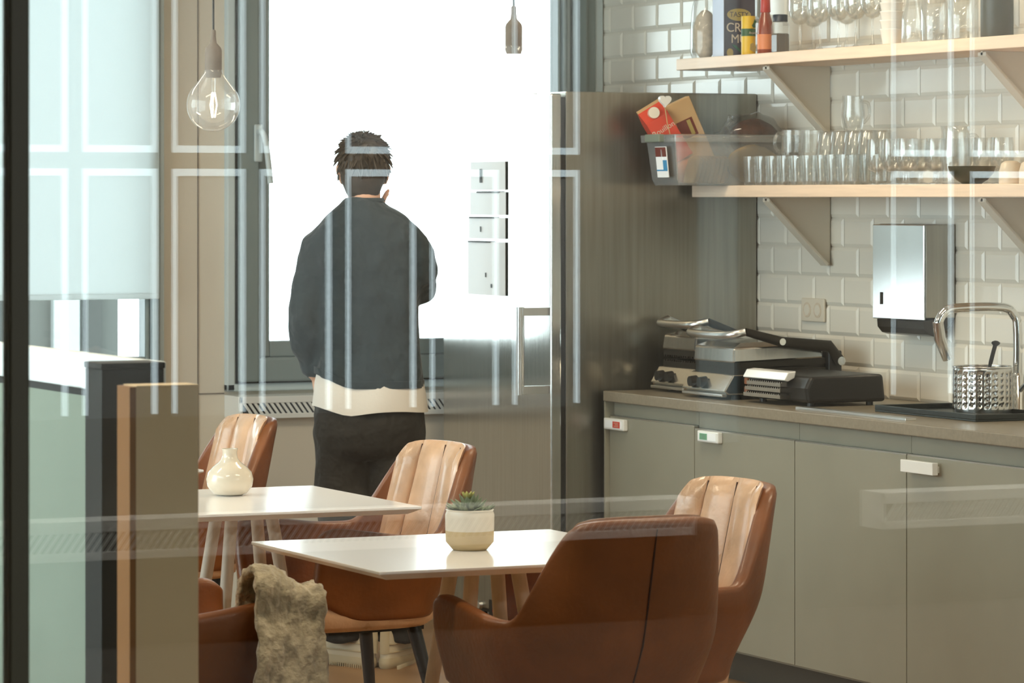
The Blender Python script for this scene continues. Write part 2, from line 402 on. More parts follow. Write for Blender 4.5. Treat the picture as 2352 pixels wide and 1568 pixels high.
# convector under the window with a slanted slot grille
def convector(name, label, x0,x1,yf,yb,z0,z1, flip=1):
    t = thing(name, label, 'radiator cover', ((x0+x1)/2,(yf+yb)/2,0)); cx,cy = t.location.x,t.location.y
    lo,hi = min(yf,yb)-cy,max(yf,yb)-cy
    fy = yf-cy; s = -1 if yf<yb else 1        # outward direction of the front face
    zg0,zg1 = z0+.22*(z1-z0), z0+.70*(z1-z0)
    b = BM(); box(b,(x0-cx,lo,z0),(x1-cx,hi,z1)); 
    body = obj('casing', b, 'white', t)
    b = BM(); box(b,(x0-cx+.01,fy-.003 if s<0 else fy,zg0),(x1-cx-.01,fy if s<0 else fy+.003,zg1)); obj('grille_recess', b, 'gasket', t)
    b = BM(); sl = (zg1-zg0)*.72; p = .0215 if flip>0 else .028
    x = x0-cx+.01
    ya,yb_ = (fy-.009,fy-.003) if s<0 else (fy+.003,fy+.009)
    while x < x1-cx-.012:
        prism(b,[(x+sl*(1 if flip>0 else 0),zg0),(x+sl*(1 if flip>0 else 0)+.0115,zg0),(x+(0 if flip>0 else sl)+.0115,zg1),(x+(0 if flip>0 else sl),zg1)],lambda u,v,w:(u,w,v),ya,yb_)
        x += p
    obj('slats', b, 'white', t)
    b = BM(); d0,d1 = (fy-.01,fy) if s<0 else (fy,fy+.01)
    box(b,(x0-cx,d0,z0),(x1-cx,d1,zg0)); box(b,(x0-cx,d0,zg1),(x1-cx,d1,z1)); box(b,(x0-cx,d0,z0),(x0-cx+.01,d1,z1)); box(b,(x1-cx-.01,d0,z0),(x1-cx,d1,z1))
    obj('front_rails', b, 'white', t, bevel=.002)
    return t
cv = convector('convector','white convector with slanted slots under the window beside the fridge',4.815,6.37,YW-.16,YW-.001,.78,.862)
b = BM(); box(b,(4.815-5.5925,-.05,.0),(6.37-5.5925,.079,.78)); obj('lower_panel', b, 'wall', cv)

# glass partition between camera and kitchen
b = BM(); box(b,(1.683,YG-.02,0),(1.715,YG+.02,ZC)); struct('trim_5', b, 'mull', bevel=.003)
b = BM(); box(b,(1.715,YG-.005,.03),(XW-.002,YG+.005,ZC-.03)); gp = struct('partition_glass_1', b, 'pane')
b = BM(); box(b,(.302,YG-.005,.03),(1.683,YG+.005,ZC-.03)); struct('partition_glass_2', b, 'pane')
b = BM(); box(b,(.302,YG-.03,0),(1.683,YG+.03,.03)); box(b,(1.715,YG-.03,0),(XW-.002,YG+.03,.03)); box(b,(.302,YG-.03,ZC-.03),(1.683,YG+.03,ZC)); box(b,(1.715,YG-.03,ZC-.03),(XW-.002,YG+.03,ZC)); struct('trim_6', b, 'mull')

# lobby wall behind the camera: tall narrow blinds with daylight leaking round them (seen mirrored in the glass)
YB = -1.5
ZS,ZU0,ZU1 = .815,1.687,1.772
FROST = (6.555,6.745)
slots = [(4.122+.335*k, 4.122+.335*k+.262) for k in range(-6,6)] + [(7.43,7.70),(7.79,8.06),(8.15,8.42)]
b = BM()
xs = [-.2]
for a,c in sorted(slots+[(FROST[0]+.018,FROST[1]-.018)]): xs += [a-.018, c+.018]
xs.append(9.6)
xs_ = xs[:]
for i in range(0,len(xs),2): box(b,(xs[i],YB-.05,ZS),(xs[i+1],YB,2.75))
for a,c in slots: box(b,(a-.018,YB-.05,ZU0+.014),(c+.018,YB,ZU1-.014))
box(b,(-.2,YB-.2,0),(FROST[0],YB,ZS)); box(b,(FROST[1],YB-.2,0),(9.6,YB,ZS)); box(b,(FROST[0],YB-.2,0),(FROST[1],YB,.66)); box(b,(-.2,YB-.2,2.75),(9.6,YB,ZC))
struct('wall_front', b, 'lobby')
for i,(a,c) in enumerate(slots):
    o = None
    b = BM(); g_ = .014
    box(b,(a+g_,YB-.035,ZS+.0),(c-g_,YB-.025,ZU0-.012)); box(b,(a+g_,YB-.035,ZU1+.012),(c-g_,YB-.025,2.75))
    struct('window_%d'%(4+i), b, 'lblind')
b = BM(); box(b,(-.2,YB-.19,.66),(9.6,YB-.18,2.75)); struct('window_20', b, 'tinted')  # pane added outside the blinds to dim the mirrored light slits
b = BM(); box(b,(6.555,YB-.035,.66),(6.745,YB-.025,2.75)); struct('window_19', b, 'frost')  # backlit strip added to give the broad bright band in the reflection
convector('lobby_convector','long white slotted convector along the lobby wall behind the camera',3.2,6.46,YB+.16,YB+.001,.33,.47,-1)
convector('lobby_convector','short white slotted convector right of the long one in the lobby',7.27,9.3,YB+.16,YB+.001,.32,.46,-1)

# fittings of the added fill lamps, out of view
for i,(x,y,k) in enumerate(FILL_LAMPS):
    t = thing('added_fill_fitting','slim rectangular white fill light added on the ceiling, out of view','ceiling light',(x,y,ZC),0,'added ceiling fill lights')
    b = BM(); box(b,(-.6,-.16,-.035),(.6,.16,0)); obj('housing', b, 'white', t, bevel=.004)
    b = BM(); box(b,(-.58,-.14,-.042),(.58,.14,-.035)); obj('diffuser', b, 'diff', t)

# ------------------------------------------------------------------ fridge
XF,YF0,YF1 = 5.618,11.707,12.648; ZF = 1.97; XD = XF-.058
fr = thing('fridge','tall stainless steel fridge with a bar handle at the end of the counter','fridge',((XF+6.378)/2,(YF0+YF1)/2,0)); fx,fy = fr.location.x,fr.location.y
b = BM(); box(b,(XF-fx,YF0-fy,.30),(6.378-fx,YF1-fy,ZF)); obj('body', b, 'steelside', fr, bevel=.004)
b = BM(); box(b,(XD-fx,YF0-fy+.002,.30),(XF-fx-.016,YF1-fy-.002,ZF-.008)); obj('door', b, 'steel', fr, bevel=.006, seg=3)
b = BM(); box(b,(XF-fx-.016,YF0-fy+.008,.31),(XF-fx,YF1-fy-.008,ZF-.02)); obj('door_gasket', b, 'black', fr)
hd = BM(); hy = YF0-fy+.03
tube(hd,[(XD-fx-.105,hy,1.215),(XD-fx-.105,hy,.907)],.015,12,flat=.8)
for z in (1.198,.924): box(hd,(XD-fx-.10,hy-.012,z-.014),(XD-fx+.005,hy+.012,z+.014))
obj('handle', hd, 'alu', fr, smooth=True)
b = BM(); box(b,(XD-fx+.03,YF0-fy+.02,.085),(6.36-fx,YF1-fy-.02,.30)); base = obj('motor_base', b, 'darksteel', fr)
b = BM(); box(b,(XD-fx+.015,YF0-fy+.05,.10),(XD-fx+.03,YF1-fy-.05,.235)); obj('control_panel', b, 'steelside', fr, bevel=.003)
b = BM(); box(b,(XD-fx-.0,YF0-fy+.03,.245),(XD-fx+.05,YF1-fy-.03,.27)); obj('base_rail', b, 'alu', fr, bevel=.004)
cp = atX(1137,1398,XD+.015)
b = BM(); box(b,(XD-fx+.011,cp.y-fy-.045,cp.z-.03),(XD-fx+.015,cp.y-fy+.045,cp.z+.03)); dsp = obj('display', b, 'black', fr)
text('display_digits','5',.035,'led',fr,(XD-fx+.0105,cp.y-fy,cp.z),(PI/2,0,-PI/2))
kp = atX(1105,1388,XD+.015); b = BM(); lathe(b,[(.014,-.012),(.016,0)],(XD-fx+.015,kp.y-fy,kp.z),14,'x'); obj('dial', b, 'alu', fr, smooth=True)
for sx in (-.33,.33):
    for sy in (-.40,.40):
        b = BM(); lathe(b,[(.022,0),(.022,.01),(.012,.012),(.012,.09)],(sx+.03,sy,0),12); obj('foot', b, 'black', fr, smooth=True)
# papers on the fridge door
def sheet(label, px0,px1,py0,py1, marks, curl=0):
    a = atX(px0,py0,XD); c = atX(px1,py1,XD); 
    t = thing('paper_sheet', label, 'paper', (XD-.002,(a.y+c.y)/2,c.z), 0)
    hw = abs(a.y-c.y)/2; hh = a.z-c.z
    b = BM(); rings=[]
    n = 8
    for i in range(n+1):
        y = -hw+2*hw*i/n; off = -.004*math.sin(PI*i/n)-.002*math.cos(3*i/n)
        rings.append([Vector((off-.002,y,0)),Vector((off-.0025,y,hh)),Vector((off-.0012,y,hh)),Vector((off-.0007,y,0))])
    loft(b,rings); obj('leaf', b, 'paper', t)
    for (my,mz,w_,h_) in marks:
        b = BM(); box(b,(-.0095,hw*my-w_/2,hh*mz-h_/2),(-.0085,hw*my+w_/2,hh*mz+h_/2)); obj('print', b, 'ink', t)
    return t
sheet('top white paper sheet with a black mark on the fridge door',1082,1164,372,436,[(.3,.5,.018,.05)])
sheet('second white paper sheet from the top on the fridge door, blank',1081,1165,441,494,[(-.1,1.0,.2,.006)])
sheet('third white paper sheet on the fridge door with one faint mark, the narrowest',1078,1164,499,549,[(.25,.45,.008,.02),(.2,1.0,.22,.006)])
sheet('lowest and largest white paper sheet on the fridge door',1076,1164,554,680,[(-.05,.38,.008,.016),(-.35,.18,.012,.014),(.3,1.0,.2,.006)])

# ------------------------------------------------------------------ counter
XC = 5.738; YC0,YC1 = 7.9,11.657; ZT = .92
b = BM(); box(b,(XC,YC0,ZT-.036),(XW-.008,YC1,ZT)); o = obj('worktop', b, 'top', bevel=.003); tag(o,'long speckled grey worktop along the tiled wall','worktop')
XDR = 5.758
seams = [YC1-.012, 11.004, 10.317, 9.627, 8.93, 8.24]
cabl = ['grey cabinet door unit with red square sign, nearest the fridge','grey cabinet door unit with green square sign','plain grey cabinet front without sign or handle, right of the green sign','grey cabinet front with white bar handle at its top left corner','grey cabinet front at the right edge of the photo']
for i in range(5):
    y1,y0 = seams[i],seams[i+1]; cy = (y0+y1)/2; w_ = (y1-y0)/2
    t = thing('base_cabinet',cabl[i],'cabinet',(6.07,cy,0),0,'base cabinets under the worktop')
    b = BM(); box(b,(XDR+.022-6.07,-w_+.001,.10),(XW-.012-6.07,w_-.001,ZT-.038)); obj('carcass', b, 'cab', t)
    zt = .822 if i else .83
    b = BM(); box(b,(XDR-6.07,-w_+.0025,.11),(XDR+.02-6.07,w_-.0025,zt)); d = obj('door', b, 'cab', t, bevel=.0015)
    b = BM(); box(b,(XDR+.001-6.07,-w_+.003,zt),(XDR+.0195-6.07,w_-.003,zt+.0035)); obj('door_top_edge', b, 'alu', t)
    b = BM(); box(b,(XDR+.018-6.07,-w_+.001,zt+.006),(XDR+.0215-6.07,w_-.001,ZT-.037)); obj('finger_rail', b, 'cab', t)
    b = BM(); box(b,(XDR+.06-6.07,-w_,0.0),(XDR+.075-6.07,w_,.10)); obj('plinth', b, 'plinth', t)
    if i == 3:
        b = BM(); hy = w_-.09; box(b,(XDR-6.07-.034,hy-.115,.775),(XDR-6.07-.014,hy+.07,.812))
        box(b,(XDR-6.07-.016,hy-.10,.78),(XDR-6.07+.001,hy-.085,.80)); box(b,(XDR-6.07-.016,hy+.04,.78),(XDR-6.07+.001,hy+.055,.80)); obj('handle', b, 'whitegloss', d, bevel=.002)
b = BM(); box(b,(XC+.004,seams[0]+.001,0),(XW-.012,seams[0]+.0115,ZT-.037)); o = obj('end_panel', b, 'cab'); tag(o,'narrow grey end panel of the counter facing the fridge','panel')
def sign(label, px0,px1,py0,py1, m, left):
    a = atX(px0,py0,XDR-.02); c = atX(px1,py1,XDR-.02); w_ = (a.y-c.y)/2; hh = (a.z-c.z)*.86
    t = thing('sign_holder',label,'sign',(XDR,(a.y+c.y)/2,c.z+.004))
    b = BM(); box(b,(-.02,-w_,0),(0,w_,hh)); obj('frame', b, 'white', t, bevel=.004)
    b = BM(); box(b,(-.0215,-w_*.82,hh*.18),(-.02,w_*.82,hh*.82)); obj('card', b, 'paper', t)
    s = -.35 if left else .35
    b = BM(); box(b,(-.0225,(s-.36)*w_,hh*.22),(-.0215,(s+.36)*w_,hh*.78)); k = obj('pictogram', b, m, t)
    b = BM()
    for q in range(3): box(b,(-.0232,(s-.22)*w_,hh*(.34+.14*q)),(-.0225,(s+(.1 if q==1 else .22))*w_,hh*(.38+.14*q)))
    obj('print', b, 'creamp' if m=='signred' else 'pale', k)
sign('small white sign with a red square on the cabinet nearest the fridge',1386,1431,957,993,'signred',True)
sign('small white sign with a green square on the second cabinet',1601,1648,986,1022,'signgreen',False)

# shelves and brackets
def shelf(label, z0,z1,y1):
    b = BM(); box(b,(6.088,7.9,z0),(XW-.008,y1,z1)); o = obj('shelf', b, 'wood', bevel=.003); tag(o,label,'shelf','plywood shelves'); return o
ZU,ZL = 2.092,1.640
shelf('upper pale wooden wall shelf holding boxes and wine glasses',ZU-.040,ZU,11.776)
shelf('lower pale wooden wall shelf crowded with glasses',ZL-.041,ZL,11.655)
def bracket(label,y,zt):
    t = thing('shelf_bracket',label,'bracket',(XW-.009,y,zt),0,'white shelf brackets')
    prof = [(0,0),(-.25,0),(-.25,-.012),(-.02,-.235),(0,-.235)]
    b = BM(); prism(b,prof,lambda u,v,w:(u,w,v),.0,.012); obj('plate', b, 'bracket', t)
    b = BM(); q = [(-.25,-.002),(-.25,-.014),(-.02,-.237),(-.012,-.229)]; prism(b,q,lambda u,v,w:(u,w,v),-.018,.03); obj('flange', b, 'bracket', t, bevel=.002)
    return t
bracket('white triangular bracket under the upper shelf, left of two',11.178,ZU-.041)
bracket('white triangular bracket under the upper shelf, at the right edge',9.79,ZU-.041)
bracket('white triangular bracket under the lower shelf, left of two',11.178,ZL-.042)
bracket('white triangular bracket under the lower shelf, at the right edge',9.79,ZL-.042)

# socket and towel dispenser
t = thing('wall_socket','white double socket on the tiles above the sandwich grills','socket',(XW-.0065,11.29,1.205))
b = BM(); box(b,(-.010,-.08,-.041),(0,.08,.041)); obj('plate', b, 'bracket', t, bevel=.004)
for s in (-.037,.037):
    b = BM(); lathe(b,[(.027,-.0112),(.027,-.0095)],(0,s,0),24,'x'); obj('socket_insert', b, 'beige', t, smooth=True)
    b = BM(); lathe(b,[(.019,-.0118),(.019,-.0108)],(0,s,0),24,'x'); obj('socket_well', b, 'grout', t, smooth=True)
t = thing('towel_dispenser','steel paper towel dispenser with white front on the tiled wall','dispenser',(XW-.007,10.51,1.145))
b = BM(); box(b,(-.112,-.15,.06),(0,.15,.366)); obj('body', b, 'steelside', t, bevel=.004)
b = BM(); prism(b,[(-.112,-.148),(-.118,-.148),(-.137,.148),(-.112,.148)],lambda u,v,w:(u,v,w),.052,.364); fd = obj('front_cover', b, 'mirror', t, bevel=.003)
b = BM(); box(b,(-.137,.09,.10),(-.131,.10,.14)); obj('lock_slot', b, 'darksteel', fd)
b = BM(); prism(b,[(-.119,.05),(-.117,.025),(-.10,.006),(-.08,.0),(-.055,.006),(-.02,.03),(0,.06),(-.06,.06)],lambda u,v,w:(u,w,v),-.149,.149); obj('outlet', b, 'darksteel', t)

# ------------------------------------------------------------------ things on the worktop
def grill(label, x,y, w_,d, lift, group='contact grills on the counter'):
    """contact grill, front faces -X; base with knobs, ribbed plates, raised arm with bar handle"""
    t = thing('contact_grill',label,'grill',(x+d/2,y,ZT),0,group); h=d/2; q=w_/2
    for sx in (-h+.05,h-.05):
        for sy in (-q+.04,q-.04):
            b = BM(); lathe(b,[(.016,0),(.014,.018)],(sx,sy,0),10); obj('foot', b, 'black', t, smooth=True)
    b = BM(); prism(b,[(-h,.018),(-h-.015,.03),(-h+.02,.085),(h,.085),(h,.018)],lambda u,v,w:(u,w,v),-q,q); base = obj('base', b, 'steel', t, bevel=.004)
    for k in range(2):
        b = BM(); lathe(b,[(.017,-.026),(.02,0)],(-h+.004,q*.55-.07*k,.054),14,'x'); obj('knob', b, 'black', t, smooth=True)
    b = BM(); box(b,(-h-.02,-q+.01,.01),(-h+.0,q-.01,.02)); obj('drip_tray', b, 'alu', t, bevel=.003)
    b = BM(); box(b,(-h+.03,-q+.015,.085),(h-.05,q-.015,.104))
    for k in range(14):
        yy = -q+.024+(w_-.05)*k/13; box(b,(-h+.03,yy,.104),(h-.05,yy+.006,.110))
    obj('lower_plate', b, 'darksteel', t)
    rot = Matrix.Rotation(R(lift),3,'Y'); pv=(h-.05,0,.12)
    b = BM(); box(b,(-h+.03,-q+.015,.116),(h-.05,q-.015,.135),rot,pv)
    for k in range(14):
        yy = -q+.024+(w_-.05)*k/13; box(b,(-h+.03,yy,.110),(h-.05,yy+.006,.116),rot,pv)
    obj('upper_plate', b, 'darksteel', t)
    b = BM(); vs_ = []
    for (x0,x1,y0,y1,z) in ((-h+.025,h-.06,-q+.01,q-.01,.135),(-h+.03,h-.06,-q+.015,q-.015,.185),(-h+.07,h-.08,-q+.04,q-.04,.2)):
        vs_.append([rot@(Vector(p)-Vector(pv))+Vector(pv) for p in ((x0,y0,z),(x1,y0,z),(x1,y1,z),(x0,y1,z))])
    loft(b,vs_); obj('lid', b, 'steel', t, bevel=.006)
    hb = Vector((h-.0,0,.155))
    for s in (-1,1):
        p0 = Vector((h-.01,s*(q+.014),.125)); p1 = Vector((h-.05,s*(q+.014),.175)); 
        p2 = rot@(Vector((-.02,s*(q+.014),.20))-Vector(pv))+Vector(pv); p3 = rot@(Vector((-h+.06,s*(q+.014),0.240))-Vector(pv))+Vector(pv)
        b = BM(); tube(b,[p0,p1,p2,p3],[(.020,.008)]*2+[(.017,.008),(.013,.008)],10,up=(0,0,1)); arm = obj('arm', b, 'darksteel' if s<0 else 'steel', t, smooth=True)
        b = BM(); lathe(b,[(.012,-.004),(.012,.004)],(p2.x,p2.y+s*.009,p2.z),12,'y'); obj('bolt', b, 'chrome', arm, smooth=True)
        b = BM(); lathe(b,[(.015,-.004),(.015,.004)],(p0.x,p0.y+s*.009,p0.z),12,'y'); obj('bolt', b, 'chrome', arm, smooth=True)
    e0 = rot@(Vector((-h+.06,-(q+.014),0.240))-Vector(pv))+Vector(pv); e1 = Vector((e0.x,q+.014,e0.z))
    m0 = Vector((e0.x-.05,-q*.8,e0.z-.012)); m1 = Vector((m0.x,q*.8,m0.z))
    b = BM(); tube(b,smoothpath([e0,m0,m1,e1],6),.014,12); obj('handle', b, 'alu', t, smooth=True)
    b = BM(); box(b,(h-.045,-q-.004,.085),(h+.005,q+.004,.16)); obj('hinge_block', b, 'black', t, bevel=.006)
    return t
grill('steel contact grill with raised handle nearest the fridge',5.915,11.475,.27,.37,2)
grill('larger steel contact grill with long dark side arm, right of the first one',5.845,11.08,.31,.43,-2)
t = thing('sandwich_toaster','low black sandwich toaster with steel front plates, between grill and sink','toaster',(6.02,10.66,ZT),0)
b = BM(); prism(b,[(-.13,.012),(-.14,.06),(-.12,.098),(.15,.102),(.16,.012)],lambda u,v,w:(u,w,v),-.2,.2); obj('body', b, 'black', t, bevel=.012,seg=3)
b = BM(); prism(b,[(-.15,.078),(-.165,.083),(-.15,.108),(-.12,.112),(-.125,.09)],lambda u,v,w:(u,w,v),-.1,.185); obj('lid_edge', b, 'whitegloss', t, bevel=.003)
for k,z in enumerate((.022,.042,.060)):
    b = BM(); box(b,(-.175+.006*k,-.09+.01*k,z),(-.135,.16,z+.012))
    for q in range(16): box(b,(-.172+.006*k,-.075+.0145*q,z+.012),(-.14,-.07+.0145*q,z+.016))
    obj('steel_plate', b, 'steel', t)
for k in range(2):
    b = BM(); box(b,(-.158,.163+.0*k,.028+.03*k),(-.148,.188,.05+.03*k)); obj('switch', b, 'leather', t, bevel=.003)
for sx in (-.1,.12):
    for sy in (-.16,.16):
        b = BM(); lathe(b,[(.012,0),(.012,.014)],(sx,sy,0),10); obj('foot', b, 'black', t, smooth=True)
# flat steel strip lying along the front edge
p0 = atZ(1874,938,ZT); p1 = atZ(2122,966,ZT); y0,y1 = p1.y,p0.y
b = BM(); box(b,(5.80,y0+.02,ZT),(5.838,y1,ZT+.008)); o = obj('steel_strip', b, 'alu', bevel=.001); tag(o,'flat pale metal strip lying along the front of the worktop','strip')
# black drip tray, sink, tap, cutlery drainer
t = thing('drip_tray','flat black tray beneath the perforated steel caddy by the tap','tray',(6.10,9.86,ZT))
b = BM(); box(b,(-.14,-.30,0),(.142,.30,.006)); obj('base', b, 'tray', t, bevel=.002)
b = BM()
for lo,hi in (((-.14,-.30),(-.13,.30)),((.132,-.30),(.142,.30)),((-.13,-.30),(.132,-.29)),((-.13,.29),(.132,.30))): box(b,(lo[0],lo[1],.006),(hi[0],hi[1],.022))
obj('rim', b, 'tray', t, bevel=.002)
t = thing('cutlery_caddy','perforated round steel caddy on the black tray beside the tap','caddy',(6.135,9.80,ZT+.006))
b = BM(); rr=.092; hh=.148; nseg=72
prof_o=[(rr,0),(rr,hh)];
rows=16
for i in range(nseg):
    a0=2*PI*i/nseg; a1=2*PI*(i+1)/nseg
    for j in range(rows):
        if (i%3==1) and (j%2==1) and 1<j<rows-2: continue
        z0=hh*j/rows; z1=hh*(j+1)/rows
        b.faces.new([b.verts.new((rr*math.cos(a),rr*math.sin(a),z)) for a,z in ((a0,z0),(a1,z0),(a1,z1),(a0,z1))])
bmesh.ops.remove_doubles(b,verts=b.verts[:],dist=1e-5)
o = obj('drum', b, 'steel', t, smooth=True); s = o.modifiers.new('s','SOLIDIFY'); s.thickness=.0015
b = BM(); lathe(b,[(rr,0),(rr,.003)],(0,0,0),48); obj('base', b, 'steel', t)
b = BM(); tube(b,[(rr*math.cos(2*PI*i/48),rr*math.sin(2*PI*i/48),hh) for i in range(49)],.003,8); obj('rim', b, 'chrome', t, smooth=True)
t = thing('ladle','dark serving spoon standing in the perforated steel caddy','spoon',(6.14,9.80,ZT+.01))
b = BM(); tube(b,smoothpath([(-.02,.02,0),(.0,-.01,.10),(.015,-.03,.19),(.02,-.04,.225)],5),[(.005,.003)]*8+[(.008,.004)]*5+[(.016,.006)]*2+[(.006,.003)],8); obj('spoon_body', b, 'darksteel', t, smooth=True)
t = thing('kitchen_tap','chrome gooseneck tap behind the sink at the right edge','tap',(6.285,9.835,ZT))
b = BM(); lathe(b,[(.03,0),(.03,.012),(.022,.02),(.022,.12),(.015,.13)],(0,0,0),20); obj('tap_body', b, 'chrome', t, smooth=True)
b = BM(); tube(b,smoothpath([(0,0,.12),(0,0,.27),(-.01,.005,.31),(-.05,.01,.335),(-.20,.03,.335),(-.245,.036,.322),(-.265,.04,.285),(-.26,.045,.25)],6),.0145,14); obj('spout', b, 'chrome', t, smooth=True)
b = BM(); tube(b,[(-.266,.04,.292),(-.255,.045,.24),(-.225,.05,.175)],[.017,.0185,.015],14); obj('spray_head', b, 'steel', t, smooth=True)
b = BM(); tube(b,[(0,-.02,.08),(.0,-.05,.10),(-.01,-.10,.13)],[.009,.008,.007],10); obj('lever', b, 'chrome', t, smooth=True)

# ------------------------------------------------------------------ upper shelf goods
def on(x,X,Z,dz=0): p = atX(x,300,X); return (X,p.y,Z+dz)
t = thing('clear_bag','clear bag of pale oats at the left end of the upper shelf','bag',on(1620,6.20,ZU))
b = BM(); ell(b,(0,0,.09),(.045,.042,.09),20,12,lambda p:p*(1+.07*noise.noise(p*40))); obj('contents', b, 'beige', t, smooth=True)
b = BM(); lathe(b,[(.047,0),(.055,.03),(.054,.12),(.047,.19),(.03,.25),(.012,.28),(.03,.33)],(0,0,0),22); o=obj('film', b, 'bagp', t, smooth=True)
p = atX(1663,120,6.19)
t = thing('muesli_box','dark violet food carton with gold badge on the upper shelf','box',(6.19,p.y,ZU))
b = BM(); box(b,(0,0,0),(.125,.085,.30)); obj('carton', b, 'purple', t)
b = BM(); box(b,(-.0012,.001,0.001),(0,.084,.299)); obj('side_panel', b, 'lav', t)
# -Y face print
b = BM(); prism(b,[(.06+.048*math.cos(2*PI*i/24),.155+.022*math.sin(2*PI*i/24)-.02*(math.cos(2*PI*i/24))**2*0) for i in range(24)],lambda u,v,w:(u,w,v),-.0012,0); bd=obj('gold_badge', b, 'gold', t)
text('badge_lettering','TASTY',.026,'purple',bd,(.06,-.0014,.155),(PI/2,0,0),.0003)
text('lettering','CRU',.046,'creamp',t,(.055,-.0004,.108),(PI/2,0,0),.0006,1.0); text('lettering','MU',.044,'creamp',t,(.06,-.0004,.068),(PI/2,0,0),.0006)
b = BM(); prism(b,[(.03,.05),(.05,.045),(.075,.02),(.08,.01),(.06,.025),(.04,.04)],lambda u,v,w:(u,w,v),-.001,0); obj('leaf_print', b, 'greenp', t)
b = BM(); prism(b,[(.024+.013*math.cos(2*PI*i/20),.02+.015*math.sin(2*PI*i/20)) for i in range(20)],lambda u,v,w:(u,w,v),-.001,0); obj('gold_seal', b, 'gold', t)
p = atX(1719,118,6.165)
t = thing('yellow_can','yellow seasoning can with a green band on the upper shelf','can',(6.165,p.y,ZU))
b = BM(); lathe(b,[(.024,0),(.025,.003),(.025,.135),(.024,.138),(.0,.139)],(0,0,0),28); obj('can_body', b, 'yellow', t, smooth=True)
b = BM(); lathe(b,[(.0254,.068),(.0254,.094)],(0,0,0),28); gb=obj('green_band', b, 'green', t, smooth=True)
text('lettering','Aroma',.0125,'creamp',gb,(.004,-.0259,.079),(PI/2,0,R(10)),.0003)
b = BM(); prism(b,[(.005,.097),(.014,.097),(.014,.11),(.018,.118),(.012,.126),(.008,.115),(0,.105)],lambda u,v,w:(u,w,v),-.0265,-.02); obj('label_figure', b, 'green', t)
b = BM(); prism(b,[(-.008,.02),(.012,.012),(.017,.03),(.004,.045),(-.006,.04)],lambda u,v,w:(u,w,v),-.0265,-.02); obj('label_picture', b, 'gold', t)
p = atX(1758,115,6.19)
t = thing('sauce_bottle','red sauce bottle with bright red cap on the upper shelf','bottle',(6.19,p.y,ZU))
b = BM(); lathe(b,[(.026,0),(.028,.004),(.028,.085),(.024,.115),(.016,.145),(.015,.16)],(0,0,0),26); obj('bottle_body', b, 'redb', t, smooth=True)
b = BM(); lathe(b,[(.017,.148),(.018,.15),(.016,.20),(.010,.215),(.006,.24)],(0,0,0),22); obj('cap', b, 'red', t, smooth=True)
b = BM(); lathe(b,[(.0285,.02),(.0285,.072)],(0,0,0),26); obj('label_band', b, 'orange', t, smooth=True)
p = atX(1792,112,6.20)
t = thing('preserve_jar','glass jar half full of brown preserve with a navy lid','jar',(6.20,p.y,ZU))
b = BM(); box(b,(-.024,-.024,.003),(.024,.024,.072)); obj('contents', b, 'jarb', t, bevel=.006)
b = BM(); lathe(b,[(.030,0),(.033,.004),(.033,.10),(.027,.115)],(0,0,0),8); obj('glass_wall', b, 'clear', t)
b = BM(); lathe(b,[(.026,.112),(.026,.135),(.024,.137)],(0,0,0),24); obj('lid', b, 'navy', t, smooth=True)

def lathe_open(bm, prof_out, prof_in, c=(0,0,0), n=28):
    lathe(bm, list(prof_out)+list(reversed(prof_in)), c, n)
def wineglass(label,x,X):
    t = thing('wine_glass',label,'wine glass',on(x,X,ZU),0,'wine glasses on the upper shelf')
    b = BM(); lathe(b,[(.036,0),(.036,.002),(.012,.005),(.0045,.012),(.004,.085),(.006,.092)],(0,0,0),28); obj('stem_and_foot', b, 'clear2', t, smooth=True)
    b = BM(); lathe_open(b,[(.005,.092),(.02,.098),(.034,.117),(.041,.145),(.040,.175),(.034,.21)],[(.004,.095),(.019,.101),(.033,.119),(.0395,.145),(.0385,.175),(.0328,.21)]); obj('bowl', b, 'clear2', t, smooth=True)
    return t
wg = wineglass('tall wine glass nearest the dark jar on the upper shelf',1838,6.17)
for x,X,l in ((1884,6.16,'second wine glass right of the dark jar, front row'),(1926,6.16,'third wine glass right of the dark jar, front row'),(1966,6.16,'fourth wine glass right of the dark jar, front row'),(2004,6.16,'wine glass right next to the white cup stack, front row'),(1868,6.30,'wine glass standing at the back between first and second front glasses'),(1945,6.30,'wine glass at the back between third and fourth front glasses')):
    dup(wg, Vector(on(x,X,ZU)), label=l)
cz = .0
for k in range(6):
    t = thing('paper_cup',['lowest white cup of the stack on the upper shelf','second white cup from the bottom of the stack','third white cup from the bottom of the stack','fourth white cup from the bottom of the stack','fifth white cup from the bottom of the stack','topmost white cup of the stack on the upper shelf'][k],'cup',on(2048,6.19,ZU,.0275*k),0,'white cups stacked on the upper shelf')
    b = BM(); lathe_open(b,[(.029,0),(.038,.05),(.0395,.052),(.0395,.055)],[(.027,.0015),(.0365,.052),(.038,.0555)],n=24); obj('cup_body', b, 'cupw', t, smooth=True)
    if k: t.location.z += .0015*k
t = thing('glass_carafe','clear glass carafe right of the white cup stack','carafe',on(2098,6.20,ZU))
b = BM(); lathe_open(b,[(.036,0),(.04,.01),(.038,.09),(.024,.14),(.022,.19),(.028,.21)],[(.033,.004),(.037,.012),(.035,.088),(.022,.14),(.020,.19),(.026,.21)]); obj('carafe_body', b, 'clear2', t, smooth=True)
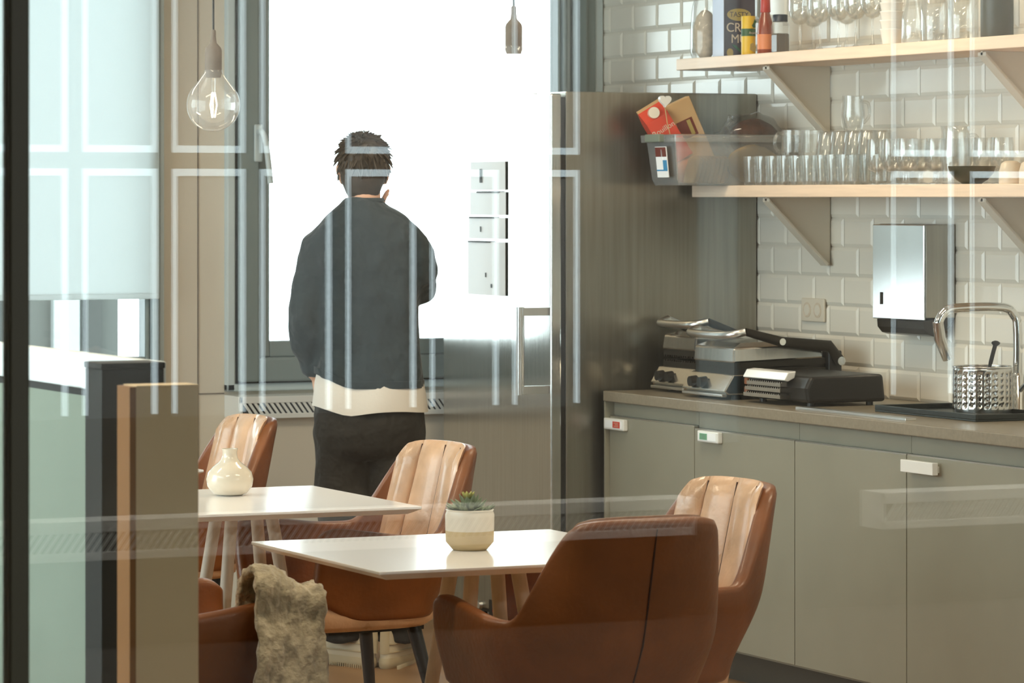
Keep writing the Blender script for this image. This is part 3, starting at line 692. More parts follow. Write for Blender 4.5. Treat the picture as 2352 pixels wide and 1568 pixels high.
for x,X,l in ((2150,6.19,'wide clear storage jar right of the carafe on the upper shelf'),(2212,6.22,'second clear storage jar, further right on the upper shelf')):
    t = thing('storage_jar',l,'jar',on(x,X,ZU),0,'storage jars on the upper shelf')
    b = BM(); lathe_open(b,[(.046,0),(.05,.006),(.05,.14),(.042,.155),(.042,.17)],[(.046,.004),(.047,.01),(.047,.139),(.039,.155),(.039,.17)]); obj('jar_body', b, 'clear2', t, smooth=True)
    b = BM(); lathe(b,[(.044,.17),(.044,.195),(.04,.2)],(0,0,0),24); obj('lid', b, 'greyfab', t, smooth=True)
t = thing('storage_canister','dark olive canister at the right end of the upper shelf','canister',on(2290,6.25,ZU))
b = BM(); lathe(b,[(.05,0),(.052,.004),(.052,.16)],(0,0,0),28); obj('canister_body', b, 'bowl', t, smooth=True)
b = BM(); lathe(b,[(.054,.16),(.054,.18),(.05,.184)],(0,0,0),28); obj('lid', b, 'darksteel', t, smooth=True)

# ------------------------------------------------------------------ lower shelf: bin with groceries
BX0,BX1,BY0,BY1 = 5.872,6.36,11.355,11.625
t = thing('storage_bin','clear plastic storage bin of groceries jutting over the shelf end','bin',((BX0+BX1)/2,(BY0+BY1)/2,ZL)); bx,by = t.location.x,t.location.y
def rr(hx,hy,z,r=.03,n=5):
    P=[]
    for cx,cy,a0 in ((hx-r,hy-r,0),(-hx+r,hy-r,PI/2),(-hx+r,-hy+r,PI),(hx-r,-hy+r,1.5*PI)):
        for i in range(n): 
            a=a0+PI/2*i/(n-1); P.append(Vector((cx+r*math.cos(a),cy+r*math.sin(a),z)))
    return P
hx,hy=(BX1-BX0)/2,(BY1-BY0)/2
b = BM(); rings=[rr(hx-.03,hy-.025,0),rr(hx-.022,hy-.018,.02),rr(hx-.006,hy-.004,.165),rr(hx-.006-.002,hy-.006,.165),rr(hx-.0245,hy-.0205,.021),rr(hx-.032,hy-.027,.003)]
loft(b,rings); obj('tub', b, 'binp', t, smooth=True)
b = BM(); rings=[rr(hx-.008,hy-.006,.150),rr(hx+.008,hy+.008,.150),rr(hx+.010,hy+.010,.175),rr(hx+.004,hy+.004,.177),rr(hx-.010,hy-.008,.172)]
loft(b,rings+[rings[0]],cap=False); obj('rim', b, 'binp', t, smooth=True)
b = BM(); box(b,(-hx-.028,-.055,.150),(-hx-.004,.055,.178)); obj('grip', b, 'pale', t, bevel=.004)
lb = BM(); box(lb,(-hx-.001,-.083,.028),(-hx+.002,.0,.135),Matrix.Rotation(R(-6),3,'Y'),(-hx,0,0)); l_=obj('label', lb, 'paper', t)
for z0,z1,y0_,y1_,m_,nm in ((.10,.133,-.081,-.002,'maroon','label_picture'),(.050,.055,-.081,-.002,'blue','label_stripe'),(.055,.088,-.081,-.052,'blue','label_blue_area'),(.085,.125,-.052,-.042,'paper','label_highlight')):
    lb = BM(); box(lb,(-hx-.002,y0_,z0),(-hx-.0008,y1_,z1),Matrix.Rotation(R(-6),3,'Y'),(-hx,0,0)); obj(nm, lb, m_, l_)
# groceries in the bin
def rotd(o,ax,ay,az): o.rotation_euler=(R(ax),R(ay),R(az))
t = thing('juice_carton','red drink carton with white cap leaning in the bin','carton',(5.985,11.545,ZL+.088))
b = BM(); box(b,(-.045,-.035,0),(.045,.035,.17)); c_=obj('carton_body', b, 'carton', t, bevel=.002)
b = BM(); prism(b,[(-.035,.17),(.035,.17),(.004,.215),(-.004,.215)],lambda u,v,w:(w,u,v),-.045,.045); obj('gable_top', b, 'carton', t)
b = BM(); box(b,(-.045,-.004,.205),(.045,.004,.225)); obj('top_seam', b, 'kraft', t)
b = BM(); lathe(b,[(.02,-.022),(.02,0)],(-.0,-.018,.192),18,'y'); obj('cap', b, 'cream', t, smooth=True)
text('lettering','Bouillon',.027,'creamp',t,(0,-.0352,.125),(PI/2,0,0),.0005)
t.rotation_euler=(R(-4),R(-31),R(-14))
t = thing('kraft_packet','brown kraft card packet with dark picture leaning in the bin','packet',(6.07,11.55,ZL+.08))
b = BM(); box(b,(-.05,-.02,0),(.05,.02,.235)); obj('packet_body', b, 'kraft', t, bevel=.003)
b = BM(); box(b,(-.035,-.0208,.10),(.028,-.02,.165)); pk=obj('picture', b, 'maroon', t)
b = BM(); box(b,(.004,-.0214,.105),(.018,-.0208,.16)); obj('picture_detail', b, 'gold', pk)
t.rotation_euler=(0,R(-24),R(-10))
t = thing('heart_tag','small white heart shape between the red carton and kraft packet','heart',atY(1527,231,11.485))
hp=[]
for i in range(36):
    a=2*PI*i/36; hp.append((.0014*16*math.sin(a)**3,.0014*(13*math.cos(a)-5*math.cos(2*a)-2*math.cos(3*a)-math.cos(4*a))))
b = BM(); prism(b,hp,lambda u,v,w:(u,w,v),-.008,.008); obj('heart_shape', b, 'whitegloss', t, bevel=.003)
b = BM(); tube(b,[(0,0,-.02),(.01,0,-.08),(.03,.0,-.15)],.002,6); obj('stick', b, 'kraft', t)
t = thing('bread_bag','dark bread loaf in a clear plastic bag on top of the bin','bread',(6.235,11.47,ZL+.10))
b = BM(); ell(b,(0,0,.06),(.095,.07,.075),26,16,lambda p:p*(1+.05*noise.noise(p*30))); obj('loaf', b, 'bread', t, smooth=True)
b = BM(); ell(b,(-.01,0,.062),(.125,.085,.092),30,18,lambda p:p*(1+.10*noise.noise(p*28+Vector((3,1,2))))); obj('film', b, 'bagp', t, smooth=True)
t.rotation_euler=(0,R(8),0)
t = thing('twisted_bag','knotted clear plastic bag left of the dark loaf','bag',(6.125,11.47,ZL+.125))
b = BM(); ell(b,(0,0,.03),(.05,.045,.045),22,14,lambda p:p*(1+.28*noise.noise(p*45))); obj('bag_body', b, 'bagp', t, smooth=True)
b = BM(); tube(b,[(0,0,.07),(.01,0,.085),(.03,0,.11)],[.012,.006,.022],9); obj('knot', b, 'bagp', t, smooth=True)
for k in range(7):
    t = thing('bread_slice','pale bread slice in the tilted row inside the clear bin','bread',(5.965+.0+.017*k,11.43,ZL+.008),0,'bread slices in the bin')
    b = BM(); prism(b,[(-.045,0),(.045,0),(.05,.05),(.045,.088),(.02,.097),(-.02,.097),(-.045,.088),(-.05,.05)],lambda u,v,w:(w,u,v),-.0065,.0065); obj('slice_body', b, 'toast', t, bevel=.003)
    t.rotation_euler=(0,R(14),0)
t = thing('orange_packet','orange wrapped packet lying inside the clear bin','packet',(6.02,11.545,ZL+.005))
b = BM(); ell(b,(0,0,.05),(.08,.05,.048),22,12,lambda p:p*(1+.08*noise.noise(p*30))); obj('packet_body', b, 'orange', t, smooth=True)
t = thing('yellow_packet','yellow wrapped packet at the right end inside the bin','packet',(6.21,11.42,ZL+.005))
b = BM(); ell(b,(0,0,.07),(.10,.045,.068),22,12,lambda p:p*(1+.08*noise.noise(p*30))); obj('packet_body', b, 'ywrap', t, smooth=True)
t = thing('round_bun','round golden bun at the bottom of the bin','bread',(6.125,11.535,ZL+.004))
b = BM(); ell(b,(0,0,.032),(.042,.042,.032),20,12); obj('bun_body', b, 'toast', t, smooth=True)

# ------------------------------------------------------------------ lower shelf: glasses
def tumbler(name='tumbler',r=.034,h=.10,m='clear',facets=0):
    t = thing(name,'','glass')
    b = BM(); n=facets or 28
    lathe_open(b,[(r*.86,0),(r*.9,.003),(r,h)],[(r*.78,.012),(r*.94,h)],n=n); obj('glass_body', b, m, t, smooth=not facets)
    return t
tb = tumbler(); tb['group']='tumblers in rows on the lower shelf'; first=True
rows_ = [(6.135,11.285,9),(6.215,11.285,10),(6.295,11.26,9)]
LT='clear straight tumbler standing upright in the packed rows on the lower shelf'
for X,ys,n in rows_:
    for k in range(n):
        y = ys-.0815*k-random.uniform(0,.006)
        loc = Vector((X+random.uniform(-.004,.004),y,ZL))
        if first: tb.location=loc; tb['label']=LT; first=False
        else: dup(tb,loc,random.uniform(0,1),LT)
# mugs and jars on the tumblers
def mug(label,x,y,z):
    t = thing('glass_mug',label,'glass mug',(x,y,z),0,'glass mugs resting on the tumblers')
    b = BM(); lathe_open(b,[(.038,0),(.039,.004),(.039,.088)],[(.033,.012),(.034,.088)],n=20); obj('mug_body', b, 'clear2', t, smooth=True)
    b = BM(); tube(b,smoothpath([(-.038,0,.075),(-.06,.0,.075),(-.072,0,.045),(-.06,0,.017),(-.038,0,.015)],5),.0055,9); obj('handle', b, 'clear2', t, smooth=True)
    return t
ZR = ZL+.1002
mg = mug('clear glass mug with its handle at the left, on the tumblers nearest the bin',6.175,11.075,ZR)
dup(mg,Vector((6.255,11.09,ZR)),R(160),'clear glass mug on the tumblers, just behind the leftmost mug')
UL='clear glass set upside down on top of the tumbler rows, lower shelf'
ug = thing('inverted_glass',UL,'glass',(6.175,10.84,ZR),0,'glasses turned over on the tumblers')
b = BM(); lathe_open(b,[(.040,0),(.037,.03),(.030,.075),(.026,.080)],[(.0375,0),(.0345,.03),(.0275,.072),(.012,.074)],n=26); obj('glass_body', b, 'clear2', ug, smooth=True)
for x,y in ((6.175,10.75),(6.175,10.66),(6.255,10.80),(6.255,10.70),(6.255,10.61),(6.175,10.57)):
    dup(ug,Vector((x,y,ZR)),random.uniform(0,2),UL)
bm_ = thing('beer_mug','tall clear glass jug crowning the piled glasses on the lower shelf','glass jug',(6.20,10.71,ZR+.081))
b = BM(); lathe_open(b,[(.030,0),(.032,.004),(.040,.05),(.035,.10),(.036,.115)],[(.026,.008),(.036,.05),(.031,.10),(.032,.115)],n=16); obj('jug_body', b, 'clear2', bm_, smooth=True)
b = BM(); tube(b,smoothpath([(.036,0,.095),(.058,0,.09),(.062,0,.05),(.04,0,.025)],5),.0055,9); obj('handle', b, 'clear2', bm_, smooth=True)
# taller stemmed and wide glasses to the right
SL='clear goblet standing on the lower shelf right of the tumbler rows'
gb_ = thing('goblet',SL,'glass',(6.14,10.45,ZL),0,'goblets on the lower shelf')
b = BM(); lathe(b,[(.032,0),(.032,.003),(.010,.008),(.007,.03),(.009,.04)],(0,0,0),24); obj('foot', b, 'clear2', gb_, smooth=True)
b = BM(); lathe_open(b,[(.01,.04),(.03,.05),(.038,.08),(.037,.125),(.035,.148)],[(.006,.044),(.027,.054),(.0355,.08),(.0348,.125),(.033,.148)],n=26); obj('bowl', b, 'clear2', gb_, smooth=True)
for X,y in ((6.14,10.355),(6.22,10.41),(6.22,10.31),(6.30,10.45),(6.30,10.35),(6.14,10.26),(6.22,10.21),(6.30,10.25),(6.30,10.15),(6.30,10.05),(6.30,9.95)):
    dup(gb_,Vector((X,y,ZL)),random.uniform(0,3),SL)
ij = thing('glass_pitcher','clear glass pitcher standing behind the olive bowl','pitcher',(6.225,10.105,ZL))
b = BM(); lathe_open(b,[(.045,0),(.048,.005),(.05,.10),(.044,.165),(.048,.185)],[(.04,.01),(.045,.10),(.040,.165),(.044,.185)],n=26); obj('pitcher_body', b, 'clear2', ij, smooth=True)
b = BM(); tube(b,smoothpath([(.046,0,.155),(.08,0,.15),(.085,0,.08),(.05,0,.04)],5),.007,9); obj('handle', b, 'clear2', ij, smooth=True)
p = on(2232,6.15,ZL)
t = thing('serving_bowl','dark olive bowl at the right on the lower shelf','bowl',(6.15,p[1],ZL))
b = BM(); lathe_open(b,[(.032,0),(.034,.004),(.05,.014),(.068,.035),(.075,.056)],[(.03,.008),(.048,.018),(.0655,.037),(.0725,.056)],n=32); obj('bowl_body', b, 'bowl', t, smooth=True)
for x,X,l in ((2322,6.14,'domed cream cup turned over right of the olive bowl'),(2368,6.16,'cream cup cut by the right edge of the photo')):
    p = on(x,X,ZL); t = thing('cream_cup',l,'cup',(X,p[1],ZL),0,'cream cups on the lower shelf')
    b = BM(); lathe(b,[(.036,0),(.037,.003),(.036,.04),(.03,.062),(.018,.07),(.0,.071)],(0,0,0),28); obj('cup_body', b, 'cupc', t, smooth=True)
    b = BM(); tube(b,smoothpath([(.034,0,.045),(.055,0,.043),(.055,0,.018),(.035,0,.015)],4),.004,8); obj('handle', b, 'cupc', t, smooth=True)

# ------------------------------------------------------------------ tables
def table(label,x0,y0):
    """x0,y0: near left corner of the 0.81 m top"""
    L=.815; t = thing('cafe_table',label,'table',(x0+L/2,y0+L/2,0),0,'white cafe tables'); h=L/2
    b = BM()
    loft(b,[[Vector((sx*(h-.03),sy*(h-.03),.728)) for sx,sy in ((-1,-1),(1,-1),(1,1),(-1,1))],[Vector((sx*h,sy*h,.743)) for sx,sy in ((-1,-1),(1,-1),(1,1),(-1,1))],[Vector((sx*h,sy*h,.75)) for sx,sy in ((-1,-1),(1,-1),(1,1),(-1,1))]])
    obj('tabletop', b, 'table', t, bevel=.0015)
    b = BM(); box(b,(-.08,-.12,.716),(.16,.12,.7285)); obj('mounting_plate', b, 'white', t, bevel=.002)
    for sx in (-1,1):
        for sy in (-1,1):
            b = BM(); tube(b,[(.04+sx*.058,sy*.058,.722),(.04+sx*.105,sy*.105,.36),(.04+sx*.155,sy*.155,0)],[.0185,.017,.012],12); obj('leg', b, 'ash', t, smooth=True)
    return t
table('white square cafe table nearest the camera with the potted succulent on it',3.246,7.744)
table('white square cafe table behind the nearest one, with the vase on it',3.226,9.335)
table('white square cafe table furthest back, mostly hidden behind the vase',3.15,10.87)

# ------------------------------------------------------------------ armchairs
def sst(a,b_,x):
    t=max(0,min(1,(x-a)/(b_-a))); return t*t*(3-2*t)
def plan(t):
    a=abs(t); s=1 if t>=0 else -1
    if a<.60:
        ph=a/.60*PI/2; x=.275*math.sin(ph)**.85; y=-.255+.21*(1-max(0,math.cos(ph))**.75)
    else:
        k=(a-.60)/.40; x=.275-.008*k; y=-.045+.295*k
    return s*x,y
def hgt(t):
    a=abs(t)
    h = .655+.032*sst(.55,1.0,a)
    top = .893-.018*(a/.34)**3
    h = h+(top-h)*(1-sst(.295,.49,a))
    if a>.93: h -= .03*((a-.93)/.07)**2
    return h
ZB=.41
def shellp(t,z,off=0):
    x,y=plan(t); h=hgt(t)
    k=sst(ZB,ZB+.22,z); sx=.84+.16*k; sy=(.82+.18*k) if y<0 else 1.0
    back=1-sst(.25,.62,abs(t))
    x*=sx; y=y*sy-.105*back*((z-.45)/.44 if z>.45 else 0)
    # taper of the tall back
    if abs(t)<.5: x*=1-.10*sst(.62,.90,z)*back
    return Vector((x,y,z))
def make_chair():
    t = thing('armchair','x','chair')
    nt,nz=64,12
    def surf(d):
        rows=[]
        for i in range(nt+1):
            u=-1+2*i/nt; h=hgt(u); row=[]
            for j in range(nz+1):
                zb=ZB+.06*sst(.72,1,abs(u))**2; z=zb+(h-zb)*j/nz; p=shellp(u,z)
                q=shellp(min(1,u+.02),z)-shellp(max(-1,u-.02),z); n=Vector((-q.y,q.x,0)).normalized()  # inward
                p=p+n*d
                if d>0 and j==nz: p.z-=.006
                row.append(p)
            rows.append(row)
        return rows
    b=BM(); o_=surf(0); i_=surf(.042)
    vo=[[b.verts.new(p) for p in r] for r in o_]; vi=[[b.verts.new(p) for p in r] for r in i_]
    for i in range(nt):
        for j in range(nz):
            b.faces.new((vo[i][j],vo[i+1][j],vo[i+1][j+1],vo[i][j+1])); b.faces.new((vi[i][j],vi[i][j+1],vi[i+1][j+1],vi[i+1][j]))
        b.faces.new((vo[i][nz],vo[i+1][nz],vi[i+1][nz],vi[i][nz])); b.faces.new((vo[i][0],vi[i][0],vi[i+1][0],vo[i+1][0]))
    for e in (0,nt):
        for j in range(nz): b.faces.new((vo[e][j],vo[e][j+1],vi[e][j+1],vi[e][j]))
    obj('shell', b, 'leather', t, smooth=True, sub=1)
    # channelled inner back pad
    b=BM(); T=.345; m_=96; n_=16; f=[];k_=[]
    for i in range(m_+1):
        s=i/m_; u=-T+2*T*s; fr_=[]; bk=[]
        h=hgt(u)-.001
        for j in range(n_+1):
            z=.47+(h-.47)*j/n_; p=shellp(u,z); q=shellp(u+.02,z)-shellp(u-.02,z); n=Vector((-q.y,q.x,0)).normalized()
            e=min(1,min(s,1-s)*14)**.5*min(1,min(j,n_-j)/n_*9+.0)**.5
            ch=abs(math.sin(PI*4*s))**.45
            fr_.append(p+n*(.042+e*(.003+.020*ch))+Vector((0,0,.006*ch*e if j>n_-3 else 0))); bk.append(p+n*.038)
        f.append([b.verts.new(p) for p in fr_]); k_.append([b.verts.new(p) for p in bk])
    for i in range(m_):
        for j in range(n_):
            b.faces.new((f[i][j],f[i+1][j],f[i+1][j+1],f[i][j+1])); b.faces.new((k_[i][j],k_[i][j+1],k_[i+1][j+1],k_[i+1][j]))
        b.faces.new((f[i][0],k_[i][0],k_[i+1][0],f[i+1][0])); b.faces.new((f[i][n_],f[i+1][n_],k_[i+1][n_],k_[i][n_]))
    for e in (0,m_):
        for j in range(n_): b.faces.new((f[e][j],f[e][j+1],k_[e][j+1],k_[e][j]))
    bc=obj('back_cushion', b, 'leatherin', t, smooth=True)
    for k in (1,2,3):
        u=-T+2*T*k/4; pts=[]
        for j in range(9):
            z=.49+(hgt(u)-.012-.49)*j/8; p=shellp(u,z); q=shellp(u+.02,z)-shellp(u-.02,z); n=Vector((-q.y,q.x,0)).normalized(); pts.append(p+n*.0455)
        b=BM(); tube(b,pts,.0028,8); obj('cushion_seam', b, 'seam', bc, smooth=True)
    # seat
    b=BM(); rings=[]
    def sr(sc,z):
        P=[]
        for i in range(36):
            a=2*PI*i/36; c,s=math.cos(a),math.sin(a)
            P.append(Vector((.225*sc*math.copysign(abs(c)**.6,c),(.055+.265*sc*math.copysign(abs(s)**.6,s)),z)))
        return P
    for sc,z in ((.90,.385),(.98,.40),(1.0,.43),(1.0,.455),(.97,.473),(.85,.485),(.5,.492),(.1,.494)): rings.append(sr(sc,z))
    loft(b,rings); obj('seat', b, 'leatherin', t, smooth=True)
    b=BM(); tube(b,[shellp(0,z)+Vector((0,-.0015,0)) for z in (.415,.5,.6,.7,.8,.865)],[(.0022,.0022)]*5+[(.001,.001)],8); obj('back_seam', b, 'seam', t, smooth=True)
    b=BM(); box(b,(-.15,-.15,.372),(.15,.16,.387)); obj('under_frame', b, 'chairleg', t)
    for sx in (-1,1):
        for sy in (-1,1):
            b=BM(); tube(b,[(sx*.14,.04+sy*.16,.385),(sx*.215,.04+sy*.235,0)],[.021,.013],12); obj('leg', b, 'chairleg', t, smooth=True)
    return t
ch=make_chair(); ch['group']='tan leather armchairs'
def put(o,x,y,rz,label): o.location=(x,y,0); o.rotation_euler=(0,0,R(rz)); o['label']=label
put(ch,3.715,7.655,2,'tan leather armchair nearest the camera, seen from behind with a dark back seam')
dup(ch,Vector((4.12,8.20,0)),R(96),'tan leather armchair right of the nearest table, ribbed back towards the grey cabinets')
dup(ch,Vector((4.02,9.79,0)),R(97),'tan leather armchair right of the vase table, below the standing person')
dup(ch,Vector((3.98,11.27,0)),R(92),'tan leather armchair furthest back, behind the vase')
dup(ch,Vector((2.88,8.17,0)),R(-88),'brown armchair with a fleece throw, left of the nearest table')
# fleece throw over the arm of the left chair
t = thing('fleece_throw','grey beige fleece throw hanging over the arm of the left chair','throw',(3.0,8.17,0))
def fleece():
    b=BM(); rows=[]; N=30; K=40
    prof=[]                                        # across the chair arm (world -Y side), arc length down both sides
    for j in range(K+1):
        s=j/K
        if s<.42: prof.append((-.325-.03*math.sin(s*9),.27+.45*s/.42-.02))
        elif s<.62:
            a=(s-.42)/.20*PI; prof.append((-.27-.055*math.cos(a),.715+.045*math.sin(a)))
        else: prof.append((-.215+.05*(s-.62),.715-.24*(s-.62)/.38))
    for i in range(N+1):
        x=-.015+.17*i/N; row=[]
        for j,(y,z) in enumerate(prof):
            n=noise.noise(Vector((x*9,y*6,z*7)))*.022+noise.noise(Vector((x*30,y*20,z*22)))*.008
            zz=z-.015-.03*sst(.05,.13,x)+ (.05*noise.noise(Vector((x*8,5,2))) if j<6 else 0)
            row.append(b.verts.new((x+.6*n,y-n,zz+n)))
        rows.append(row)
    for i in range(N):
        for j in range(K): b.faces.new((rows[i][j],rows[i+1][j],rows[i+1][j+1],rows[i][j+1]))
    return b
o=obj('cloth', fleece(), 'fur', t, smooth=True); s=o.modifiers.new('thick','SOLIDIFY'); s.thickness=.022; s.offset=0
s=o.modifiers.new('sub','SUBSURF'); s.levels=1; s.render_levels=1
tx=bpy.data.textures.new('fleece_pile','CLOUDS'); tx.noise_scale=.02; d=o.modifiers.new('pile','DISPLACE'); d.texture=tx; d.strength=.02; d.texture_coords='LOCAL'

# ------------------------------------------------------------------ table decorations
t = thing('bud_vase','small round cream vase with a narrow neck on the middle table','vase',(3.694,9.912,.75))
b=BM(); lathe_open(b,[(.034,0),(.050,.007),(.064,.026),(.0675,.046),(.062,.066),(.048,.082),(.032,.094),(.0235,.104),(.0205,.116),(.0205,.124),(.0235,.133)],[(.03,.006),(.047,.012),(.060,.028),(.063,.046),(.058,.064),(.044,.079),(.028,.091),(.0195,.102),(.0175,.116),(.0175,.124),(.0205,.133)],n=40); obj('vase_body', b, 'cream', t, smooth=True)
t = thing('succulent_pot','white pot with a sand coloured base and a grey green succulent','potted plant',(3.649,8.14,.75))
b=BM(); lathe(b,[(.040,0),(.043,.003),(.058,.02),(.059,.047)],(0,0,0),36); obj('pot_base', b, 'poty', t, smooth=True)
b=BM(); lathe_open(b,[(.059,.047),(.0595,.085),(.056,.094),(.0585,.097)],[(.05,.047),(.054,.085),(.052,.094),(.0545,.098)],n=36); obj('pot_rim', b, 'potw', t, smooth=True)
b=BM(); lathe(b,[(.053,.08),(.053,.088),(.03,.094),(0,.096)],(0,0,0),24); obj('soil', b, 'soil', t, smooth=True)
b=BM()
def leaf(bm,c,dirv,l,w_):
    d=Vector(dirv).normalized(); p=[Vector(c)+d*l*k+Vector((0,0,.25*l*k*k)) for k in (0,.3,.6,.85,1)]
    tube(bm,p,[(.3*w_,.6*w_),(.45*w_,w_),(.42*w_,.95*w_),(.25*w_,.5*w_),(.05*w_,.1*w_)],8)
for ring_,(n,el,l,rad) in enumerate(((13,8,.036,.022),(11,30,.032,.015),(8,55,.026,.008),(5,78,.02,.003))):
    for i in range(n):
        a=2*PI*i/n+ring_*.4; e=R(el+random.uniform(-6,6))
        leaf(b,(rad*math.cos(a),rad*math.sin(a),.094+.005*ring_),(math.cos(a)*math.cos(e),math.sin(a)*math.cos(e),math.sin(e)),l*random.uniform(.9,1.15),.0085)
for i in range(14):
    a=random.uniform(0,2*PI); leaf(b,(.04*math.cos(a),.04*math.sin(a),.092),(math.cos(a),math.sin(a),random.uniform(.1,.8)),.024,.006)
obj('succulent', b, 'succ', t, smooth=True)
b=BM()
for i in range(9):
    a=2*PI*i/9; leaf(b,(-.004+.004*math.cos(a),.004*math.sin(a),.122),(math.cos(a)*.7,math.sin(a)*.7,.8),.018,.006)
obj('succulent_heart', b, 'succ2', t, smooth=True)

# ------------------------------------------------------------------ pendant bulbs
def pendant(label,px_,py_,D):
    c=atD(px_,py_,D); t = thing('pendant_lamp',label,'pendant lamp',c,0,'bare bulb pendant lamps')
    r=.0645
    b=BM(); prof=[(.001,-r)]+[(r*math.cos(a),r*math.sin(a)) for a in [R(-80+10*k) for k in range(13)]]+[(.040,.053),(.030,.066),(.022,.078),(.019,.09),(.0185,.10)]
    lathe(b,prof,(0,0,0),40); obj('bulb', b, 'bulb', t, smooth=True)
    b=BM(); lathe(b,[(.0175,.066),(.0205,.075),(.0205,.132),(.0185,.138),(.008,.150),(.0062,.165),(.0062,.178),(.004,.182)],(0,0,0),28); obj('socket', b, 'greyfab', t, smooth=True)
    b=BM(); tube(b,[(0,0,.178),(0,0,ZC-c.z-.03)],.0028,8); obj('cable', b, 'darksteel', t, smooth=True)
    b=BM(); lathe(b,[(.05,ZC-c.z-.03),(.05,ZC-c.z),(.0,ZC-c.z)],(0,0,0),24); obj('ceiling_rose', b, 'white', t, smooth=True)
    b=BM(); tube(b,[(0,0,.07),(0,0,.03),(.004,0,.02)],[.007,.005,.003],8); obj('glass_stem', b, 'clear', t, smooth=True)
    b=BM()
    for k in range(3):
        a=2*PI*k/3; tube(b,[(.004*math.cos(a),.004*math.sin(a),.03),(.009*math.cos(a),.009*math.sin(a),.0),(.004*math.cos(a),.004*math.sin(a),-.03)],.0012,6)
    obj('filament', b, 'fil', t, smooth=True)
pendant('lit bare bulb pendant hanging at the left, in front of the window frame',490,241,8.95)
pendant('lit bare bulb pendant hanging against the bright window above the fridge',1180,186,8.95)

# ------------------------------------------------------------------ left side: low partition, dark cabinet, tan cabinet
t = thing('low_partition','pale grey green low partition with a white ledge, left of the tables','partition',(2.45,7.923,0))
b=BM(); box(b,(-.05,-1.05,0),(-.028,1.9,1.19)); obj('panel', b, 'pale', t)
b=BM(); box(b,(-.048,-1.05,1.19),(-.03,1.9,1.205)); obj('shadow_strip', b, 'gasket', t)
b=BM(); box(b,(-.054,-1.06,1.205),(-.024,1.91,1.278)); obj('ledge', b, 'ledge', t, bevel=.004)
a=atY(233,834,6.75); c=atY(377,834,6.75)
t = thing('dark_cabinet','tall black cabinet standing behind the tan one at the left','cabinet',((a.x+c.x)/2,6.90,0)); w_=(c.x-a.x)/2
b=BM(); box(b,(-w_,-.15,.0),(w_,-.05,a.z-.012)); obj('body', b, 'dark', t, bevel=.002)
b=BM(); box(b,(-w_-.002,-.152,a.z-.012),(w_+.002,-.048,a.z)); obj('cabinet_top', b, 'dark', t, bevel=.002)
a=atY(298,886,6.35); c=atY(457,886,6.35)
t = thing('tan_cabinet','tan laminate cabinet in front of the black one, blurred at the left','cabinet',((a.x+c.x)/2,6.47,0)); w_=(c.x-a.x)/2
b=BM(); box(b,(-w_+.004,-.118,.0),(w_,-.05,a.z-.004)); obj('body', b, 'tan', t, bevel=.001)
b=BM(); box(b,(-w_,-.12,.0),(-w_+.012,-.05,a.z-.002)); obj('edge_band', b, 'tanedge', t)
b=BM(); box(b,(-w_+.012,-.12,a.z-.004),(w_,-.05,a.z)); obj('cabinet_top', b, 'tan', t)

# ------------------------------------------------------------------ person at the window
P = thing('person','person from behind in dark sweatshirt and trousers facing the window, hand at face','person',(4.85,11.69,0),-TH)
b=BM()
# skin: head, neck, trunk, limbs and hands as one skin
def headshape(p):
    z=p.z; 
    if p.y>0: p.x*=1-.12*max(0,-z/.12)
    if z<0: p.x*=1-.22*(-z/.125)
    return p
HC=Vector((-.008,.03,1.688))
ell(b,HC,(.074,.094,.112),28,20,headshape)
tube(b,[(-.002,-.03,1.44),(-.003,-.012,1.53),(-.006,.012,1.65)],[.070,.058,.056],16)
tube(b,[HC+Vector((0,.088,.015)),HC+Vector((0,.108,-.018)),HC+Vector((0,.092,-.034))],[.010,.016,.012],10)       # nose
tube(b,[HC+Vector((-.024,.083,-.062)),HC+Vector((0,.092,-.06)),HC+Vector((.024,.083,-.062))],[.006,.009,.006],8)  # mouth
tube(b,[HC+Vector((-.045,.078,.02)),HC+Vector((-.03,.09,.026)),HC+Vector((-.012,.086,.02))],.007,8); tube(b,[HC+Vector((.045,.078,.02)),HC+Vector((.03,.09,.026)),HC+Vector((.012,.086,.02))],.007,8)
for s in (-1,1):
    tube(b,smoothpath([HC+Vector((s*.070,-.002,-.045)),HC+Vector((s*.080,-.012,-.02)),HC+Vector((s*.084,-.016,.01)),HC+Vector((s*.078,-.004,.024))],4),[.009]*6+[.012]*4+[.010]*3,10)
loft(b,[[Vector((cx+rx*math.cos(2*PI*i/24),cy+ry*math.sin(2*PI*i/24),z)) for i in range(24)] for z,cx,cy,rx,ry in ((.80,.012,0,.145,.10),(.95,.012,0,.155,.10),(1.10,.006,0,.14,.095),(1.30,.0,0,.155,.10),(1.42,0,-.005,.165,.10),(1.49,0,-.01,.12,.075),(1.53,0,-.012,.06,.055))])
SHL,ELL,WRL=Vector((-.145,-.01,1.44)),Vector((-.194,-.022,1.19)),Vector((-.172,.05,.985))
SHR,ELR,WRR=Vector((.145,-.01,1.44)),Vector((.184,.073,1.275)),Vector((.066,.125,1.485))
tube(b,[SHL,(SHL+ELL)/2,ELL,(ELL+WRL)/2,WRL],[.05,.047,.04,.037,.028],12)
tube(b,[SHR,(SHR+ELR)/2,ELR,(ELR+WRR)/2,WRR],[.05,.047,.04,.037,.028],12)
for x0,x1 in ((-.075,-.065),(.098,.105)):
    tube(b,[(x0,0,.86),(x0,.005,.68),((x0+x1)/2,.012,.50),(x1,-.012,.36),(x1,-.01,.10)],[.078,.07,.052,.052,.036],14)
